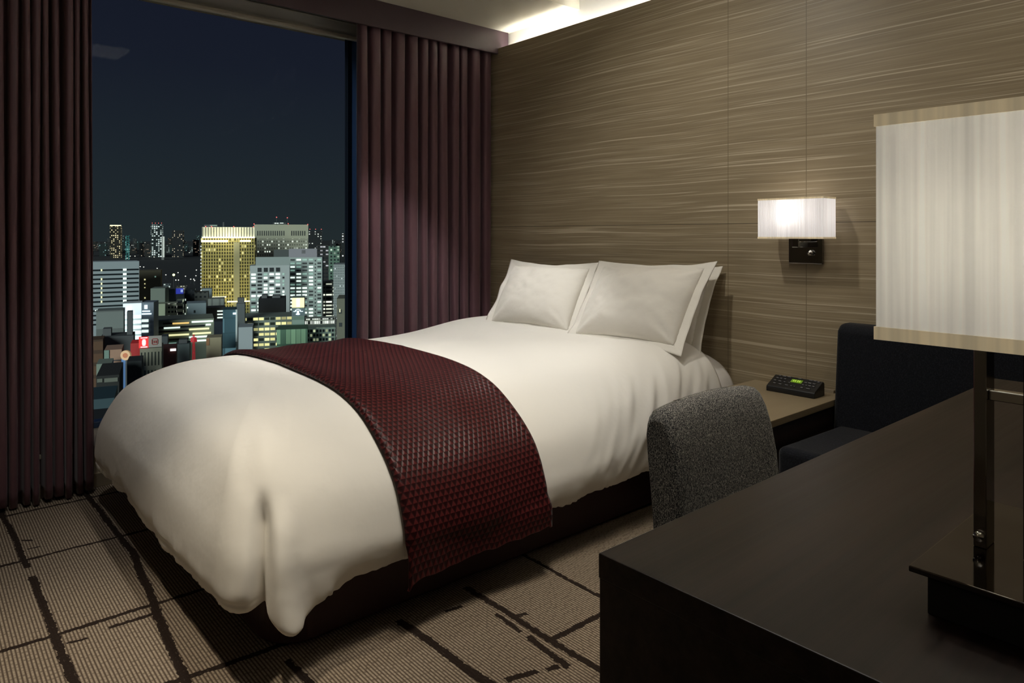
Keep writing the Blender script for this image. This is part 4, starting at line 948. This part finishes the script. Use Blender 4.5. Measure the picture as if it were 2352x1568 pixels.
for px in (350, 357, 364, 371): onb(b, px - .5, px + .5, 511.5, 513, 'beacon', M_red, 2); onb(b, px - .3, px + .3, 513, 517, 'mast', M_dark, 2)
B(395, 421, 529, 3000, 60, sk[0], 'broad distant block right of the cold white tower', name='skyline_building')
B(371, 377, 543, 2700, 30, facade('slim_white', (.2, .2, .2), cw=5, chh=200, fw=.7, fh=.9, lit=.8, litcol=(.9, 1, .9), estr=.6, seed=103), 'slim white lit distant slab beside the cold white tower', name='skyline_building')
B(288, 297, 540, 2700, 30, facade('teal_far', (.03, .15, .15), cw=7, chh=9, fw=.7, fh=.6, lit=.5, litcol=(.3, .7, .65), estr=.5, seed=104), 'teal lit distant block right of the warm tower', name='skyline_building')
b = B(708, 738, 530, 1500, 50, facade('dark_residential', (.016, .018, .020), cw=6, chh=5, fw=.4, fh=.4, lit=.22, litcol=(.95, 1, .9), estr=.8, seed=105), 'dark apartment tower with scattered lights right of the cream tower', name='skyline_building')
for px in (712, 725, 738): onb(b, px - .6, px + .6, 525.5, 527, 'beacon', M_red, 2)
B(728, 755, 562, 1300, 40, facade('banded_res', (.03, .03, .03), cw=5, chh=7, fw=.85, fh=.35, lit=.6, litcol=(.95, .95, 1), estr=.55, seed=106), 'banded apartment block with pale balcony lights behind the tall green tower', name='skyline_building')
B(755, 780, 565, 1250, 40, facade('floodlit_green', (.12, .20, .15), cw=6, chh=6, fw=.5, fh=.5, lit=.25, litcol=(.8, 1, .8), estr=.7, seed=107), 'floodlit green building right of the balcony lit apartment block', name='skyline_building')
B(784, 815, 536, 1500, 40, facade('speckled_res', (.020, .022, .022), cw=6, chh=6, fw=.5, fh=.45, lit=.35, litcol=(1, 1, 1), estr=.9, seed=108), 'tall speckled apartment tower right against the window jamb', name='skyline_building')
# park trees: a dark mass, and the street lamps in it
lampm = simple('street_lamp_glow', (1, 1, .9), .5, emit=(1, .97, .82), estr=2.2)
pts = [(281, 573), (288, 573.5), (297, 574), (322, 574), (329, 573), (343, 571), (380, 572), (299, 588), (310, 588), (292, 593), (343, 589), (354, 590), (381, 631), (409, 626), (447, 644), (404, 643), (410, 643), (438, 641),
       (445, 641), (451, 620), (450, 633), (435, 580), (426, 634), (322, 612), (330, 613), (361, 616), (700, 585), (792, 601), (745, 642), (303, 563), (333, 557), (318, 556), (392, 566), (420, 560), (430, 563), (445, 566)]
lamp0 = None
for px, py in pts:
    d = (CAM_H - GZ - 9) / max(14, py - 540) * F_PX; c = at(px, d); sc_ = d / 1000 * .75
    if lamp0 is None:
        lamp0 = empty('street_lamp', (c.x, c.y, GZ)); tag(lamp0, 'tiny bright street lamp in the dark park below the skyline', 'street lamp', 'street lamps in the dark park')
        bm = bmesh.new(); bmesh.ops.create_icosphere(bm, subdivisions=1, radius=1.0, matrix=Matrix.Translation((0, 0, 9))); hd = link('lamp_head', bm, lampm, lamp0)
        bm = bmesh.new(); addcyl(bm, (0, 0, 0), (0, 0, 9), .12, seg=6); pl_ = link('pole', bm, M_roofbox, lamp0); o = lamp0
    else:
        o = lamp0.copy(); S.collection.objects.link(o)
        for q in (hd, pl_): q2 = q.copy(); q2.parent = o; S.collection.objects.link(q2)
    o.location = (c.x, c.y, GZ); o.scale = (sc_, sc_, 1)
gl_ = bpy.data.objects
for px in (399,):
    d = 1100; c = at(px, d); o = empty('floodlight', (c.x, c.y, GZ)); tag(o, 'bright yellow green floodlight in the dark park left of the golden hotel', 'floodlight')
    zt = zat(631, d) - GZ
    bm = bmesh.new(); bmesh.ops.create_icosphere(bm, subdivisions=2, radius=1.9, matrix=Matrix.Translation((0, 0, zt))); link('lamp_head', bm, simple('lime_lamp', (1, 1, .5), .5, emit=(.85, 1, .35), estr=3), o)
    bm = bmesh.new(); addcyl(bm, (0, 0, 0), (0, 0, zt), .2, seg=6); link('pole', bm, M_roofbox, o)
